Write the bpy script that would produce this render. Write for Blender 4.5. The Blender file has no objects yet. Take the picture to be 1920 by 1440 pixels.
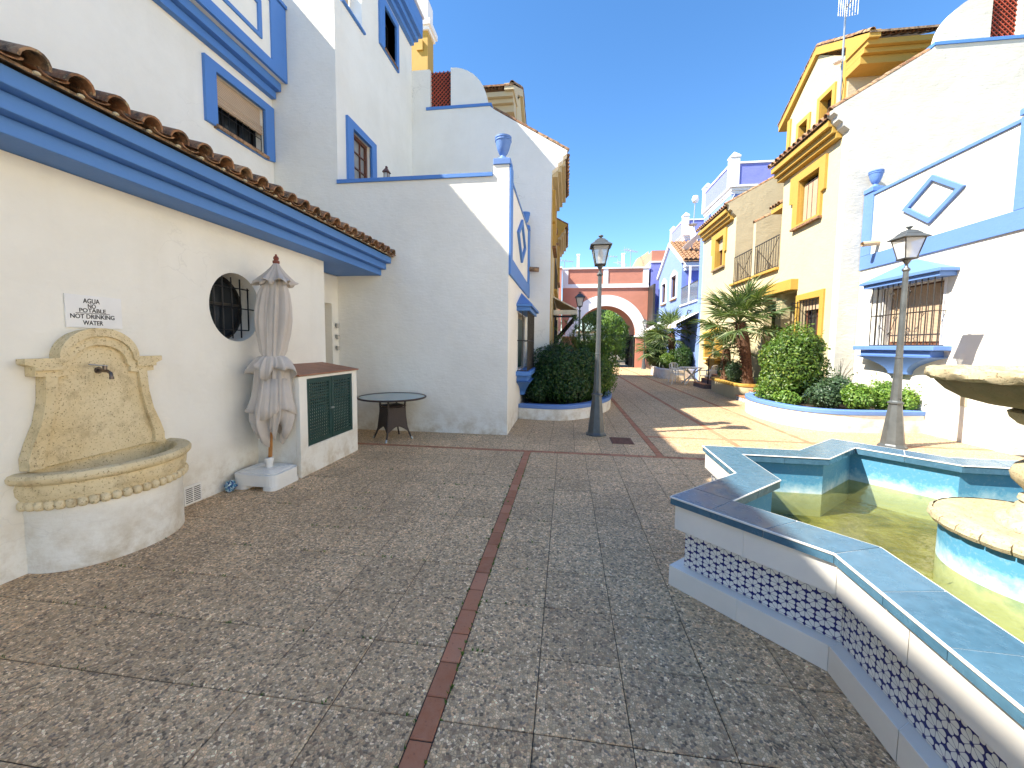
import bpy, math, random
from mathutils import Vector, Matrix
from mathutils.geometry import tessellate_polygon
from math import sin, cos, pi, radians as rad, sqrt, atan2
random.seed(7)
scene = bpy.context.scene
C = scene.collection

# ------------------------------------------------------------------ camera
def cam_axes(yaw, pitch, roll):
    f = Vector((-sin(yaw)*cos(pitch), cos(yaw)*cos(pitch), -sin(pitch)))
    r = Vector((cos(yaw), sin(yaw), 0)); u = r.cross(f)
    c, s = cos(roll), sin(roll)
    return c*r+s*u, -s*r+c*u, f
cd = bpy.data.cameras.new('camera'); cam = bpy.data.objects.new('camera', cd); C.objects.link(cam)
pitch = rad(4.1)
R_, U_, F_ = cam_axes(math.atan(102/748*cos(pitch)), pitch, rad(.56))
cam.matrix_world = Matrix(((R_.x, U_.x, -F_.x, 0), (R_.y, U_.y, -F_.y, 0), (R_.z, U_.z, -F_.z, 1.6), (0, 0, 0, 1)))
cd.sensor_width = 36; cd.lens = 748/1920*36; cd.shift_y = -19.4/1920
cd.clip_start = .05; cd.clip_end = 2000
scene.camera = cam
# ------------------------------------------------------------------ light
SUN_D = Vector((1.47, .60, -1.69)).normalized()
w = bpy.data.worlds.new('World'); scene.world = w; w.use_nodes = True
nt = w.node_tree; nt.nodes.clear()
sky = nt.nodes.new('ShaderNodeTexSky'); sky.sky_type = 'NISHITA'; sky.sun_disc = False
sky.sun_elevation = math.asin(-SUN_D.z); sky.sun_rotation = atan2(-SUN_D.x, -SUN_D.y)
sky.air_density = 1.0; sky.dust_density = 0; sky.ozone_density = 3.5; sky.altitude = 20
bg = nt.nodes.new('ShaderNodeBackground'); bg.inputs[1].default_value = .077
wo = nt.nodes.new('ShaderNodeOutputWorld')
hs_ = nt.nodes.new('ShaderNodeHueSaturation'); hs_.inputs['Saturation'].default_value = 1.19; hs_.inputs['Value'].default_value = 1.0
nt.links.new(sky.outputs[0], hs_.inputs['Color']); nt.links.new(hs_.outputs[0], bg.inputs[0]); nt.links.new(bg.outputs[0], wo.inputs[0])
sd = bpy.data.lights.new('sun', 'SUN'); sd.energy = 3.45; sd.angle = rad(.53); sd.color = (1, .93, .82)
sun = bpy.data.objects.new('sun', sd); C.objects.link(sun)
sun.rotation_mode = 'QUATERNION'; sun.rotation_quaternion = SUN_D.to_track_quat('-Z', 'Y'); sun.location = (-20, -10, 30)
scene.view_settings.view_transform = 'Standard'; scene.view_settings.look = 'None'
scene.view_settings.exposure = 2.02; scene.view_settings.gamma = 1
scene.view_settings.use_curve_mapping = False
scene.render.engine = 'CYCLES'
scene.cycles.max_bounces = 8; scene.cycles.diffuse_bounces = 5; scene.cycles.transparent_max_bounces = 12
scene.cycles.sample_clamp_indirect = 6

# ------------------------------------------------------------------ mesh helpers
class M:
    def __init__(s): s.v = []; s.f = []; s.uv = None
    def add(s, vs, fs):
        o = len(s.v); s.v += [tuple(p) for p in vs]; s.f += [tuple(i+o for i in f) for f in fs]; return s
    def box(s, x0, x1, y0, y1, z0, z1):
        return s.add([(x, y, z) for x in (x0, x1) for y in (y0, y1) for z in (z0, z1)],
                     [(0, 1, 3, 2), (4, 6, 7, 5), (0, 4, 5, 1), (2, 3, 7, 6), (0, 2, 6, 4), (1, 5, 7, 3)])
    def fb(s, F, u0, u1, v0, v1, w0, w1):
        vs = [P(F, u, v, w_) for u in (u0, u1) for v in (v0, v1) for w_ in (w0, w1)]
        return s.add(vs, [(0, 1, 3, 2), (4, 6, 7, 5), (0, 4, 5, 1), (2, 3, 7, 6), (0, 2, 6, 4), (1, 5, 7, 3)])
    def plate(s, F, outer, holes=(), w1=0., w0=-.25):
        """polygon with holes between depth w0 (back) and w1 (front)"""
        loops = [outer]+list(holes)
        tri = tessellate_polygon([[Vector((a, b, 0)) for a, b in l] for l in loops])
        flat = [p for l in loops for p in l]; n = len(flat)
        vs = [P(F, a, b, w1) for a, b in flat]+[P(F, a, b, w0) for a, b in flat]
        fs = [tuple(t) for t in tri]+[(t[2]+n, t[1]+n, t[0]+n) for t in tri]
        o = 0
        for l in loops:
            k = len(l)
            for i in range(k):
                j = (i+1) % k; fs.append((o+i, o+j, o+j+n, o+i+n))
            o += k
        return s.add(vs, fs)
    def prism(s, poly, z0, z1):
        n = len(poly)
        tri = tessellate_polygon([[Vector((a, b, 0)) for a, b in poly]])
        return s.add([(a, b, z0) for a, b in poly]+[(a, b, z1) for a, b in poly],
                     [(t[2], t[1], t[0]) for t in tri]+[tuple(i+n for i in t) for t in tri]+[(i, (i+1) % n, (i+1) % n+n, i+n) for i in range(n)])
    def tube(s, pts, r, k=6, cap=True):
        pts = [Vector(p) for p in pts]; n = len(pts); rr = r if isinstance(r, (list, tuple)) else [r]*n
        vs = []; up = None
        for i, p in enumerate(pts):
            d = (pts[min(i+1, n-1)]-pts[max(i-1, 0)]).normalized()
            if up is None:
                up = Vector((0, 0, 1)) if abs(d.z) < .9 else Vector((0, 1, 0))
            a = d.cross(up).normalized(); b = a.cross(d).normalized(); up = b
            for j in range(k):
                t = 2*pi*j/k; vs.append(p+a*rr[i]*cos(t)+b*rr[i]*sin(t))
        fs = [(i*k+j, i*k+(j+1) % k, (i+1)*k+(j+1) % k, (i+1)*k+j) for i in range(n-1) for j in range(k)]
        if cap: fs += [tuple(range(k))[::-1], tuple((n-1)*k+j for j in range(k))]
        return s.add(vs, fs)
    def lathe(s, prof, c=(0, 0, 0), k=24, ph=0., a0=0, a1=2*pi, sx=1, sy=1):
        full = abs(a1-a0-2*pi) < 1e-6; m = k if full else k+1
        vs = []
        for r, z in prof:
            for j in range(m):
                t = ph+a0+(a1-a0)*j/k; vs.append((c[0]+r*cos(t)*sx, c[1]+r*sin(t)*sy, c[2]+z))
        fs = []
        for i in range(len(prof)-1):
            for j in range(k):
                j2 = (j+1) % m if full else j+1
                fs.append((i*m+j, i*m+j2, (i+1)*m+j2, (i+1)*m+j))
        return s.add(vs, fs)
    def build(s, name, mat, parent=None, smooth=False, bevel=0, fix=True, loc=None, kind=None, label=None):
        me = bpy.data.meshes.new(name); me.from_pydata(s.v, [], s.f)
        if s.uv:
            ul = me.uv_layers.new(name='UVMap')
            for l in me.loops: ul.data[l.index].uv = s.uv[l.vertex_index]
        if fix:
            import bmesh
            b = bmesh.new(); b.from_mesh(me); bmesh.ops.recalc_face_normals(b, faces=b.faces); b.to_mesh(me); b.free()
        if mat: me.materials.append(mat)
        if smooth:
            me.shade_smooth()
        o = bpy.data.objects.new(name, me); C.objects.link(o)
        if smooth == 'auto':
            try: me.set_sharp_from_angle(angle=rad(38))
            except Exception: pass
        if bevel:
            b = o.modifiers.new('bevel', 'BEVEL'); b.width = bevel; b.segments = 2; b.limit_method = 'ANGLE'; b.angle_limit = rad(35)
        attach(o, parent)
        if loc: o.location = Vector(o.location)+Vector(loc)
        if kind: o['kind'] = kind
        if label: o['label'] = label
        return o
BASE = {}
def attach(o, parent):
    """parent a mesh modelled in place under its thing"""
    if parent:
        o.parent = parent
        b = BASE.get(parent.name, Vector((0, 0, 0))); o.location = -b; BASE[o.name] = Vector((0, 0, 0))
def P(F, u, v, w_):
    k, c = F
    return {'xp': (c+w_, u, v), 'xm': (c-w_, u, v), 'ym': (u, c-w_, v), 'yp': (u, c+w_, v)}[k]
def rect(u0, u1, v0, v1): return [(u0, v0), (u1, v0), (u1, v1), (u0, v1)]
def ellipse(cu, cv, ru, rv, n=40): return [(cu+ru*cos(2*pi*i/n), cv+rv*sin(2*pi*i/n)) for i in range(n)]
def thing(name, label, cat, loc=(0, 0, 0), group=None, local=False):
    o = bpy.data.objects.new(name, None); C.objects.link(o); o.empty_display_size = .2
    o.location = loc; BASE[o.name] = Vector((0, 0, 0)) if local else Vector(loc)
    o['label'] = label; o['category'] = cat
    if group: o['group'] = group
    return o
def tag(o, label, cat, group=None):
    o['label'] = label; o['category'] = cat
    if group: o['group'] = group
    return o
def copy_tree(o, loc=None, rz=None, label=None, parent=None, scale=None):
    c = o.copy(); C.objects.link(c); BASE[c.name] = BASE.get(o.name, Vector((0, 0, 0)))
    if parent: c.parent = parent
    if loc is not None: c.location = loc
    if rz is not None: c.rotation_euler = (0, 0, rz)
    if scale: c.scale = (scale,)*3
    if label: c['label'] = label
    for ch in list(o.children): copy_tree(ch, parent=c)
    return c
def inst(o, parent, mtx=None, name=None):
    """another object with the same mesh"""
    c = bpy.data.objects.new(name or o.name.split('.')[0], o.data); C.objects.link(c)
    c.parent = parent
    if mtx is not None: c.matrix_basis = mtx
    return c

# ------------------------------------------------------------------ materials
class N:
    def __init__(s, name):
        s.m = bpy.data.materials.new(name); s.m.use_nodes = True; s.t = s.m.node_tree; s.t.nodes.clear()
        s.out = s.t.nodes.new('ShaderNodeOutputMaterial'); s._p = None
    def n(s, typ, **kw):
        x = s.t.nodes.new(typ)
        for k, v in kw.items(): setattr(x, k, v)
        return x
    def l(s, a, b):
        if isinstance(a, (int, float)): b.default_value = a
        elif isinstance(a, tuple): b.default_value = (a+(1,))[:4] if len(b.default_value) == 4 else a
        else: s.t.links.new(a, b)
    def pos(s):
        if not s._p: s._p = s.n('ShaderNodeNewGeometry').outputs['Position']
        return s._p
    def sep(s, v):
        x = s.n('ShaderNodeSeparateXYZ'); s.l(v, x.inputs[0]); return x.outputs
    def comb(s, a, b, c=0.):
        x = s.n('ShaderNodeCombineXYZ'); s.l(a, x.inputs[0]); s.l(b, x.inputs[1]); s.l(c, x.inputs[2]); return x.outputs[0]
    def mth(s, op, a, b=0., c=0.):
        x = s.n('ShaderNodeMath', operation=op); s.l(a, x.inputs[0]); s.l(b, x.inputs[1]); s.l(c, x.inputs[2]); return x.outputs[0]
    def noise(s, scale, detail=4, rough=.55, vec=None, dist=0):
        x = s.n('ShaderNodeTexNoise'); x.inputs['Scale'].default_value = scale; x.inputs['Detail'].default_value = detail
        x.inputs['Roughness'].default_value = rough; x.inputs['Distortion'].default_value = dist
        s.l(vec or s.pos(), x.inputs['Vector']); return x.outputs[0]
    def scl(s, vec, sc):
        x = s.n('ShaderNodeMapping'); s.l(vec, x.inputs[0]); x.inputs['Scale'].default_value = sc; return x.outputs[0]
    def ramp(s, fac, stops, interp='LINEAR'):
        x = s.n('ShaderNodeValToRGB'); s.l(fac, x.inputs[0]); e = x.color_ramp.elements; x.color_ramp.interpolation = interp
        while len(e) < len(stops): e.new(.5)
        for i, (p, c) in enumerate(stops):
            e[i].position = p; e[i].color = tuple(c)+(1,) if not isinstance(c, (int, float)) else (c, c, c, 1)
        return x.outputs[0]
    def mix(s, fac, a, b, mode='MIX'):
        x = s.n('ShaderNodeMix', data_type='RGBA', blend_type=mode); s.l(fac, x.inputs[0]); s.l(a, x.inputs[6]); s.l(b, x.inputs[7]); return x.outputs[2]
    def bump(s, h, strength=.3, dist=.01, nrm=None):
        x = s.n('ShaderNodeBump'); x.inputs['Strength'].default_value = strength; x.inputs['Distance'].default_value = dist
        s.l(h, x.inputs['Height'])
        if nrm: s.l(nrm, x.inputs['Normal'])
        return x.outputs[0]
    def bsdf(s, col, rough=.8, nrm=None, **kw):
        b = s.n('ShaderNodeBsdfPrincipled'); s.l(col, b.inputs['Base Color']); s.l(rough, b.inputs['Roughness'])
        if nrm: s.l(nrm, b.inputs['Normal'])
        for k, v in kw.items(): s.l(v, b.inputs[k.replace('_', ' ')])
        s.l(b.outputs[0], s.out.inputs[0]); return b
def stucco(name, col, dirt=(.45, .40, .30), amt=.25, bump=.5, splash=0., cracks=0., rough=.85):
    k = N(name)
    n1 = k.noise(.9, 6, .6); n2 = k.noise(5, 5, .6)
    c = k.mix(k.ramp(n1, [(.42, 0), (.75, amt)]), col, tuple(a*b**.5 for a, b in zip(col, dirt)))
    c = k.mix(k.ramp(n2, [(.45, 0), (.8, amt*.5)]), c, tuple(a*.8 for a in col))
    sm = k.noise(4, 3, .6, k.scl(k.pos(), (1, 1, .12)))
    c = k.mix(k.ramp(sm, [(.55, 0), (.8, amt*.55)]), c, tuple(a*b**.35 for a, b in zip(col, dirt)))
    if splash:
        z = k.sep(k.pos())[2]
        m = k.mth('MULTIPLY', k.ramp(z, [(0, 1), (.55, 0)]), k.ramp(k.noise(3.5, 6, .7), [(.42, 0), (.62, 1)]))
        m = k.mth('MULTIPLY', m, splash)
        c = k.mix(m, c, (.42, .31, .16))
    hh = k.mth('ADD', k.mth('MULTIPLY', k.noise(3.2, 3, .5), 1.6), k.mth('MULTIPLY', k.noise(28, 4, .6), .35))
    hh = k.mth('ADD', hh, k.mth('MULTIPLY', k.noise(9, 3, .5, k.scl(k.pos(), (1, 1, 3))), .5))
    if cracks:
        v = k.n('ShaderNodeTexVoronoi', feature='DISTANCE_TO_EDGE'); v.inputs['Scale'].default_value = .9
        d = k.n('ShaderNodeVectorMath', operation='ADD'); nz = k.n('ShaderNodeTexNoise'); nz.inputs['Scale'].default_value = 2.; nz.inputs['Detail'].default_value = 6
        k.l(k.pos(), nz.inputs['Vector']); k.l(k.scl(k.pos(), (.8, .8, 2.2)), d.inputs[0]); k.l(nz.outputs[1], d.inputs[1]); k.l(d.outputs[0], v.inputs['Vector'])
        m = k.mth('MULTIPLY', k.ramp(v.outputs[0], [(0, 1), (.006, 0)]), k.ramp(k.noise(.55, 2), [(.52, 0), (.6, cracks*.55)]))
        c = k.mix(m, c, tuple(a*.55 for a in col))
    k.bsdf(c, rough, k.bump(hh, bump, .018)); return k.m
def plain(name, col, rough=.6, metal=0., var=.12, scale=6, bump=0., bscale=40):
    k = N(name); c = k.mix(k.ramp(k.noise(scale, 4), [(.35, 0), (.7, 1)]), tuple(a*(1+var) for a in col), tuple(a*(1-var) for a in col))
    k.bsdf(c, rough, k.bump(k.noise(bscale, 3), bump, .004) if bump else None, Metallic=metal); return k.m
WHITE = (.83, .80, .71)
m_white = stucco('white_stucco', WHITE, splash=.65, amt=.26, cracks=.4)
m_whiteS = stucco('sun_toned_white_stucco', (.68, .66, .59), splash=.5, amt=.3, bump=.6)  # same white, lowered in the colour so direct sun does not clip it
m_whiteG = stucco('shade_toned_gable_white_stucco', (.56, .545, .475), amt=.4, bump=.6, cracks=.3)  # white darkened in the colour for the weak grazing sun on this gable
m_whiteC = stucco('cracked_white_stucco', (.80, .78, .71), amt=.25, cracks=1.7)
m_cream = stucco('cream_stucco', (.56, .475, .285), amt=.14, splash=.3)
m_cream2 = stucco('pale_cream_stucco', (.52, .445, .29), amt=.16)
m_blue = stucco('blue_paint', (.078, .213, .53), dirt=(.6, .6, .6), amt=.25, bump=.22, rough=.6)
m_capblue = stucco('sky_blue_paint', (.115, .225, .50), dirt=(.6, .6, .6), amt=.25, bump=.22, rough=.6)
m_yel = stucco('ochre_yellow_paint', (.47, .285, .05), dirt=(.6, .5, .4), amt=.3, bump=.25, rough=.7)
m_pale = stucco('pale_blue_stucco', (.18, .27, .56), amt=.15)
m_lilac = stucco('lilac_blue_stucco', (.20, .23, .60), amt=.15)
m_pink = stucco('terracotta_pink_stucco', (.50, .21, .14), dirt=(.5, .45, .4), amt=.35)
m_trim = stucco('white_trim', (.80, .79, .78), amt=.12, bump=.25)
m_black = plain('black_iron', (.018, .018, .02), .45, .6)
m_dark = plain('dark_interior', (.03, .028, .026), .9)
m_lamp = plain('grey_painted_iron', (.095, .105, .105), .42, .35, .18, 9)
m_bronze = plain('dark_bronze_iron', (.05, .045, .04), .45, .5)
m_wood = plain('brown_wood', (.13, .05, .03), .5)
m_oak = plain('varnished_wood', (.45, .20, .05), .35, 0, .2, 12)
m_soil = plain('soil', (.07, .045, .03), .95, bump=.5)
m_whitepl = plain('white_plastic', (.76, .74, .68), .35, 0, .05)
m_greenp = plain('dark_green_paint', (.012, .045, .036), .38, 0, .2)
m_rust = plain('rusty_iron', (.16, .07, .045), .7, .2, .4, 25, .4)
m_galv = plain('galvanised_steel', (.42, .42, .40), .4, .7)
def glass_dark():
    k = N('dark_window_glass'); k.bsdf((.02, .025, .03), .06, k.bump(k.noise(2.5, 1), .03, .02)); return k.m
m_glass = glass_dark()
def lampglass():
    k = N('frosted_lantern_glass'); k.t.nodes
    tr = k.n('ShaderNodeBsdfTransparent'); tr.inputs[0].default_value = (.9, .9, .88, 1)
    b = k.n('ShaderNodeBsdfPrincipled'); b.inputs['Base Color'].default_value = (.75, .76, .74, 1); b.inputs['Roughness'].default_value = .15
    mx = k.n('ShaderNodeMixShader'); mx.inputs[0].default_value = .45
    k.l(tr.outputs[0], mx.inputs[1]); k.l(b.outputs[0], mx.inputs[2]); k.l(mx.outputs[0], k.out.inputs[0]); return k.m
m_lglass = lampglass()
def tglass(name, col, f):
    k = N(name); tr = k.n('ShaderNodeBsdfTransparent'); tr.inputs[0].default_value = col+(1,)
    g = k.n('ShaderNodeBsdfPrincipled'); g.inputs['Roughness'].default_value = .08; g.inputs['Base Color'].default_value = tuple(.6*c for c in col)+(1,)
    mx = k.n('ShaderNodeMixShader'); mx.inputs[0].default_value = f
    k.l(tr.outputs[0], mx.inputs[1]); k.l(g.outputs[0], mx.inputs[2]); k.l(mx.outputs[0], k.out.inputs[0]); return k.m
m_ttop = tglass('frosted_green_glass', (.85, .98, .92), .8)
m_bglass = tglass('balcony_smoked_glass', (.35, .45, .55), .5)
def mat_agg():
    k = N('exposed_pebble_aggregate')
    p = k.pos()
    s3 = k.sep(p); p2 = k.comb(s3[0], s3[1], 0.)
    nz = k.n('ShaderNodeTexNoise'); nz.inputs['Scale'].default_value = 40; k.l(p2, nz.inputs['Vector'])
    va = k.n('ShaderNodeVectorMath', operation='MULTIPLY_ADD'); k.l(nz.outputs[1], va.inputs[0]); va.inputs[1].default_value = (.008, .008, 0); k.l(p2, va.inputs[2])
    def vor(feat, sc):
        v = k.n('ShaderNodeTexVoronoi', feature=feat, voronoi_dimensions='2D'); v.inputs['Scale'].default_value = sc; v.inputs['Randomness'].default_value = .95
        k.l(va.outputs[0], v.inputs['Vector']); return v
    a = vor('F1', 84); e = vor('DISTANCE_TO_EDGE', 84); b2 = vor('F1', 36)
    rc = k.sep(a.outputs['Color'])
    col = k.ramp(rc[0], [(0, (.03, .026, .03)), (.07, (.15, .10, .08)), (.15, (.26, .20, .15)), (.28, (.36, .28, .20)), (.42, (.44, .37, .29)), (.58, (.30, .255, .22)), (.70, (.50, .43, .35)), (.82, (.36, .26, .19)), (.91, (.66, .62, .56)), (.97, (.09, .08, .10))], 'CONSTANT')
    col = k.mix(.25, col, (.40, .33, .26))
    edge = k.ramp(e.outputs['Distance'], [(.02, 0), (.11, 1)])
    col = k.mix(edge, (.25, .21, .165), col)
    g2 = k.sep(b2.outputs['Color'])[0]; col = k.mix(k.ramp(g2, [(0, .5), (.35, 0)]), col, k.mix(1., col, (.55, .52, .50), 'MULTIPLY')); col = k.mix(k.ramp(g2, [(.65, 0), (1, .5)]), col, k.mix(1., col, (1.45, 1.4, 1.32), 'MULTIPLY'))
    big = k.noise(.7, 5, .65, p2)
    col = k.mix(k.ramp(big, [(.35, 0), (.65, .45)]), col, k.mix(1., col, (.72, .68, .64), 'MULTIPLY'))
    oi = k.n('ShaderNodeObjectInfo'); hs = k.n('ShaderNodeHueSaturation'); k.l(col, hs.inputs['Color'])
    k.l(k.mth('MULTIPLY_ADD', oi.outputs['Random'], .22, .92), hs.inputs['Value']); hs.inputs['Saturation'].default_value = .95
    st = k.noise(9, 5, .7, p2); col = k.mix(k.ramp(st, [(.58, 0), (.72, .35)]), hs.outputs[0], (.10, .085, .07))
    col = k.mix(k.ramp(k.noise(26, 4, .7, p2), [(.35, 0), (.65, .35)]), col, k.mix(1., col, (.55, .52, .50), 'MULTIPLY'))
    col = k.mix(1., col, (2.0, 1.66, 1.17), 'MULTIPLY')
    hh = k.mth('MULTIPLY', edge, k.mth('MULTIPLY_ADD', rc[1], .5, .6))
    k.bsdf(col, k.mth('MULTIPLY_ADD', rc[2], .3, .45), k.bump(hh, .75, .005)); return k.m
m_agg = mat_agg()
def mat_brick():
    k = N('red_paving_brick'); oi = k.n('ShaderNodeObjectInfo')
    c = k.ramp(oi.outputs['Random'], [(0, (.36, .125, .055)), (.5, (.44, .165, .078)), (1, (.52, .21, .11))])
    c = k.mix(k.ramp(k.noise(14, 5, .7), [(.35, 0), (.7, .5)]), c, (.46, .24, .145))
    c = k.mix(k.ramp(k.noise(60, 3, .6), [(.6, 0), (.7, .4)]), c, (.12, .06, .05))
    k.bsdf(c, .85, k.bump(k.noise(110, 3), .4, .002)); return k.m
m_brick = mat_brick()
m_joint = plain('dark_joint_earth', (.05, .04, .028), .95, 0, .4, 30, .6, 60)
def mat_tile():
    k = N('weathered_clay_tile'); oi = k.n('ShaderNodeObjectInfo')
    c = k.ramp(oi.outputs['Random'], [(0, (.24, .105, .045)), (.4, (.34, .17, .08)), (.8, (.42, .24, .12)), (1, (.30, .20, .12))])
    c = k.mix(k.ramp(k.noise(13, 6, .7), [(.45, 0), (.62, .9)]), c, (.05, .04, .03))
    c = k.mix(k.ramp(k.noise(31, 4, .6), [(.58, 0), (.66, .6)]), c, (.42, .36, .2))
    k.bsdf(c, .9, k.bump(k.noise(50, 4), .5, .004)); return k.m
m_tile = mat_tile()
def mat_stone(name, a, b, pit=(.28, .19, .085), alg=0.):
    k = N(name); c = k.mix(k.ramp(k.noise(2.8, 5, .6), [(.35, 0), (.7, 1)]), a, b)
    pn = k.noise(85, 2, .5); c = k.mix(k.ramp(pn, [(.62, 0), (.68, .75)]), c, pit)
    c = k.mix(k.ramp(k.noise(7, 6, .75), [(.5, 0), (.72, .6)]), c, pit)
    if alg:
        c = k.mix(k.ramp(k.noise(4, 6, .75), [(.4, 0), (.65, alg)]), c, (.13, .12, .055))
    hh = k.mth('ADD', k.ramp(pn, [(.58, 1), (.68, 0)]), k.mth('MULTIPLY', k.noise(22, 5, .6), 1.2))
    k.bsdf(c, .88, k.bump(hh, .6, .006)); return k.m
m_stone = mat_stone('cast_sandstone', (.74, .62, .385), (.66, .52, .28))
m_stone2 = mat_stone('wet_fountain_stone', (.50, .43, .29), (.40, .325, .18), alg=.35)
m_stoneD = mat_stone('dark_weathered_bowl_stone', (.26, .215, .12), (.16, .125, .06), alg=.7)
def mat_glaze(name, c0, c1, rough=.16, grain=.5):
    k = N(name); oi = k.n('ShaderNodeObjectInfo')
    c = k.mix(oi.outputs['Random'], c0, c1); c = k.mix(k.ramp(k.noise(18, 6, .7), [(.4, 0), (.7, grain)]), c, tuple(x*1.5 for x in c1))
    rr = k.ramp(k.noise(12, 5, .7), [(.35, rough), (.7, rough+.18)])
    k.bsdf(c, rr, k.bump(k.noise(5, 2), .06, .01), Specular_IOR_Level=.35); return k.m
m_glaze = mat_glaze('blue_glazed_tile', (.045, .11, .165), (.06, .135, .195))
m_glazeW = plain('white_glazed_tile', (.76, .73, .66), .22, 0, .05, 3)
m_grout = plain('white_grout', (.78, .78, .75), .6)
def mat_flower():
    k = N('blue_flower_pattern_tile'); uv = k.n('ShaderNodeTexCoord').outputs['UV']; s3 = k.sep(uv)
    S = .086; H = S*sqrt(3)
    def cell(off):
        a = k.mth('SUBTRACT', k.mth('FLOORED_MODULO', k.mth('ADD', s3[0], off*S), S), S/2)
        b = k.mth('SUBTRACT', k.mth('FLOORED_MODULO', k.mth('ADD', s3[1], off*H), H), H/2)
        return a, b, k.mth('SQRT', k.mth('ADD', k.mth('MULTIPLY', a, a), k.mth('MULTIPLY', b, b)))
    a1, b1, r1 = cell(0.); a2, b2, r2 = cell(.5)
    sel = k.mth('LESS_THAN', r1, r2)
    def pick(x, y):
        return k.mth('ADD', k.mth('MULTIPLY', x, sel), k.mth('MULTIPLY', y, k.mth('SUBTRACT', 1., sel)))
    a, b, r = pick(a1, a2), pick(b1, b2), pick(r1, r2)
    th = k.mth('ARCTAN2', b, a)
    sp = k.mth('ABSOLUTE', k.mth('SINE', k.mth('MULTIPLY', th, 4.)))     # 0 between petals
    line = k.mth('LESS_THAN', k.mth('MULTIPLY', sp, r), .0044)
    Rm = k.mth('MULTIPLY_ADD', k.mth('POWER', sp, .55), .0145, .0285)
    outside = k.mth('GREATER_THAN', r, Rm)
    dot = k.mth('LESS_THAN', r, .009)
    ring = k.mth('LESS_THAN', k.mth('ABSOLUTE', k.mth('SUBTRACT', r, .0105)), .0)
    navy = k.mth('MINIMUM', k.mth('ADD', k.mth('MULTIPLY', line, .75), k.mth('ADD', outside, k.mth('MULTIPLY', dot, .85))), 1.)
    c = k.mix(navy, (.74, .74, .70), (.02, .022, .14))
    k.bsdf(c, .2, k.bump(navy, .2, .001)); return k.m
m_flower = mat_flower()
def mat_poolpaint():
    k = N('bleached_blue_pool_paint'); z = k.sep(k.pos())[2]
    f = k.mth('ADD', k.mth('MULTIPLY', z, 4.2), k.mth('MULTIPLY', k.noise(7, 6, .7), 1.3))
    c = k.ramp(k.mth('SUBTRACT', f, 1.25), [(0, (.50, .53, .40)), (.28, (.62, .66, .60)), (.55, (.36, .50, .53)), (.95, (.09, .28, .40)), (1, (.06, .23, .36))])
    c = k.mix(k.ramp(k.noise(45, 4, .7), [(.52, 0), (.8, .3)]), c, (.45, .5, .45))
    k.bsdf(c, .75, k.bump(k.noise(40, 4), .3, .004)); return k.m
m_pool = mat_poolpaint()
def mat_poolfloor():
    k = N('algae_covered_pool_floor')
    c = k.ramp(k.noise(2.3, 6, .62, None, .8), [(.3, (.05, .06, .012)), (.44, (.13, .135, .028)), (.54, (.24, .23, .07)), (.7, (.40, .42, .24))])
    c = k.mix(k.ramp(k.noise(30, 4, .7), [(.45, 0), (.7, .5)]), c, (.13, .11, .03))
    k.bsdf(c, .9); return k.m
m_pfloor = mat_poolfloor()
def mat_water():
    k = N('murky_green_water')
    nrm = k.bump(k.mth('ADD', k.noise(9, 3, .6), k.mth('MULTIPLY', k.noise(34, 2, .5), .3)), .22, .03)
    fr = k.n('ShaderNodeFresnel'); fr.inputs[0].default_value = 1.33; k.l(nrm, fr.inputs['Normal'])
    tr = k.n('ShaderNodeBsdfTransparent'); tr.inputs[0].default_value = (.84, .86, .58, 1)
    g = k.n('ShaderNodeBsdfGlossy'); g.inputs['Roughness'].default_value = .03; k.l(nrm, g.inputs['Normal'])
    df = k.n('ShaderNodeBsdfDiffuse'); df.inputs[0].default_value = (.20, .20, .065, 1)
    m1 = k.n('ShaderNodeMixShader'); m1.inputs[0].default_value = .22; k.l(tr.outputs[0], m1.inputs[1]); k.l(df.outputs[0], m1.inputs[2])
    m2 = k.n('ShaderNodeMixShader'); k.l(fr.outputs[0], m2.inputs[0]); k.l(m1.outputs[0], m2.inputs[1]); k.l(g.outputs[0], m2.inputs[2])
    k.l(m2.outputs[0], k.out.inputs[0]); return k.m
m_water = mat_water()
def mat_leaf(name, stops, trans=.3, rough=.42):
    k = N(name); g = k.n('ShaderNodeNewGeometry')
    c = k.ramp(g.outputs['Random Per Island'], stops)
    c = k.mix(k.ramp(k.noise(2.2, 4, .6), [(.35, 0), (.7, .4)]), c, k.mix(1., c, (1.5, 1.35, .7), 'MULTIPLY'))
    b = k.n('ShaderNodeBsdfPrincipled'); k.l(c, b.inputs['Base Color']); b.inputs['Roughness'].default_value = rough
    t = k.n('ShaderNodeBsdfTranslucent'); k.l(k.mix(1., c, (1.7, 1.7, .7), 'MULTIPLY'), t.inputs[0])
    mx = k.n('ShaderNodeMixShader'); mx.inputs[0].default_value = trans
    k.l(b.outputs[0], mx.inputs[1]); k.l(t.outputs[0], mx.inputs[2]); k.l(mx.outputs[0], k.out.inputs[0]); return k.m
m_leafD = mat_leaf('dark_glossy_leaf', [(0, (.012, .035, .008)), (.5, (.025, .07, .014)), (1, (.05, .11, .02))])
m_leafM = mat_leaf('mid_green_leaf', [(0, (.03, .07, .01)), (.5, (.075, .15, .02)), (.85, (.12, .20, .035)), (1, (.22, .27, .05))])
m_leafB = mat_leaf('bright_green_leaf', [(0, (.06, .13, .02)), (.5, (.12, .24, .04)), (1, (.22, .32, .06))])
m_leafG = mat_leaf('papyrus_green_leaf', [(0, (.04, .09, .018)), (.5, (.085, .16, .03)), (1, (.16, .25, .06))])
m_leafT = mat_leaf('blue_green_leaf', [(0, (.02, .05, .025)), (.6, (.05, .10, .05)), (1, (.10, .16, .09))])
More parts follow.
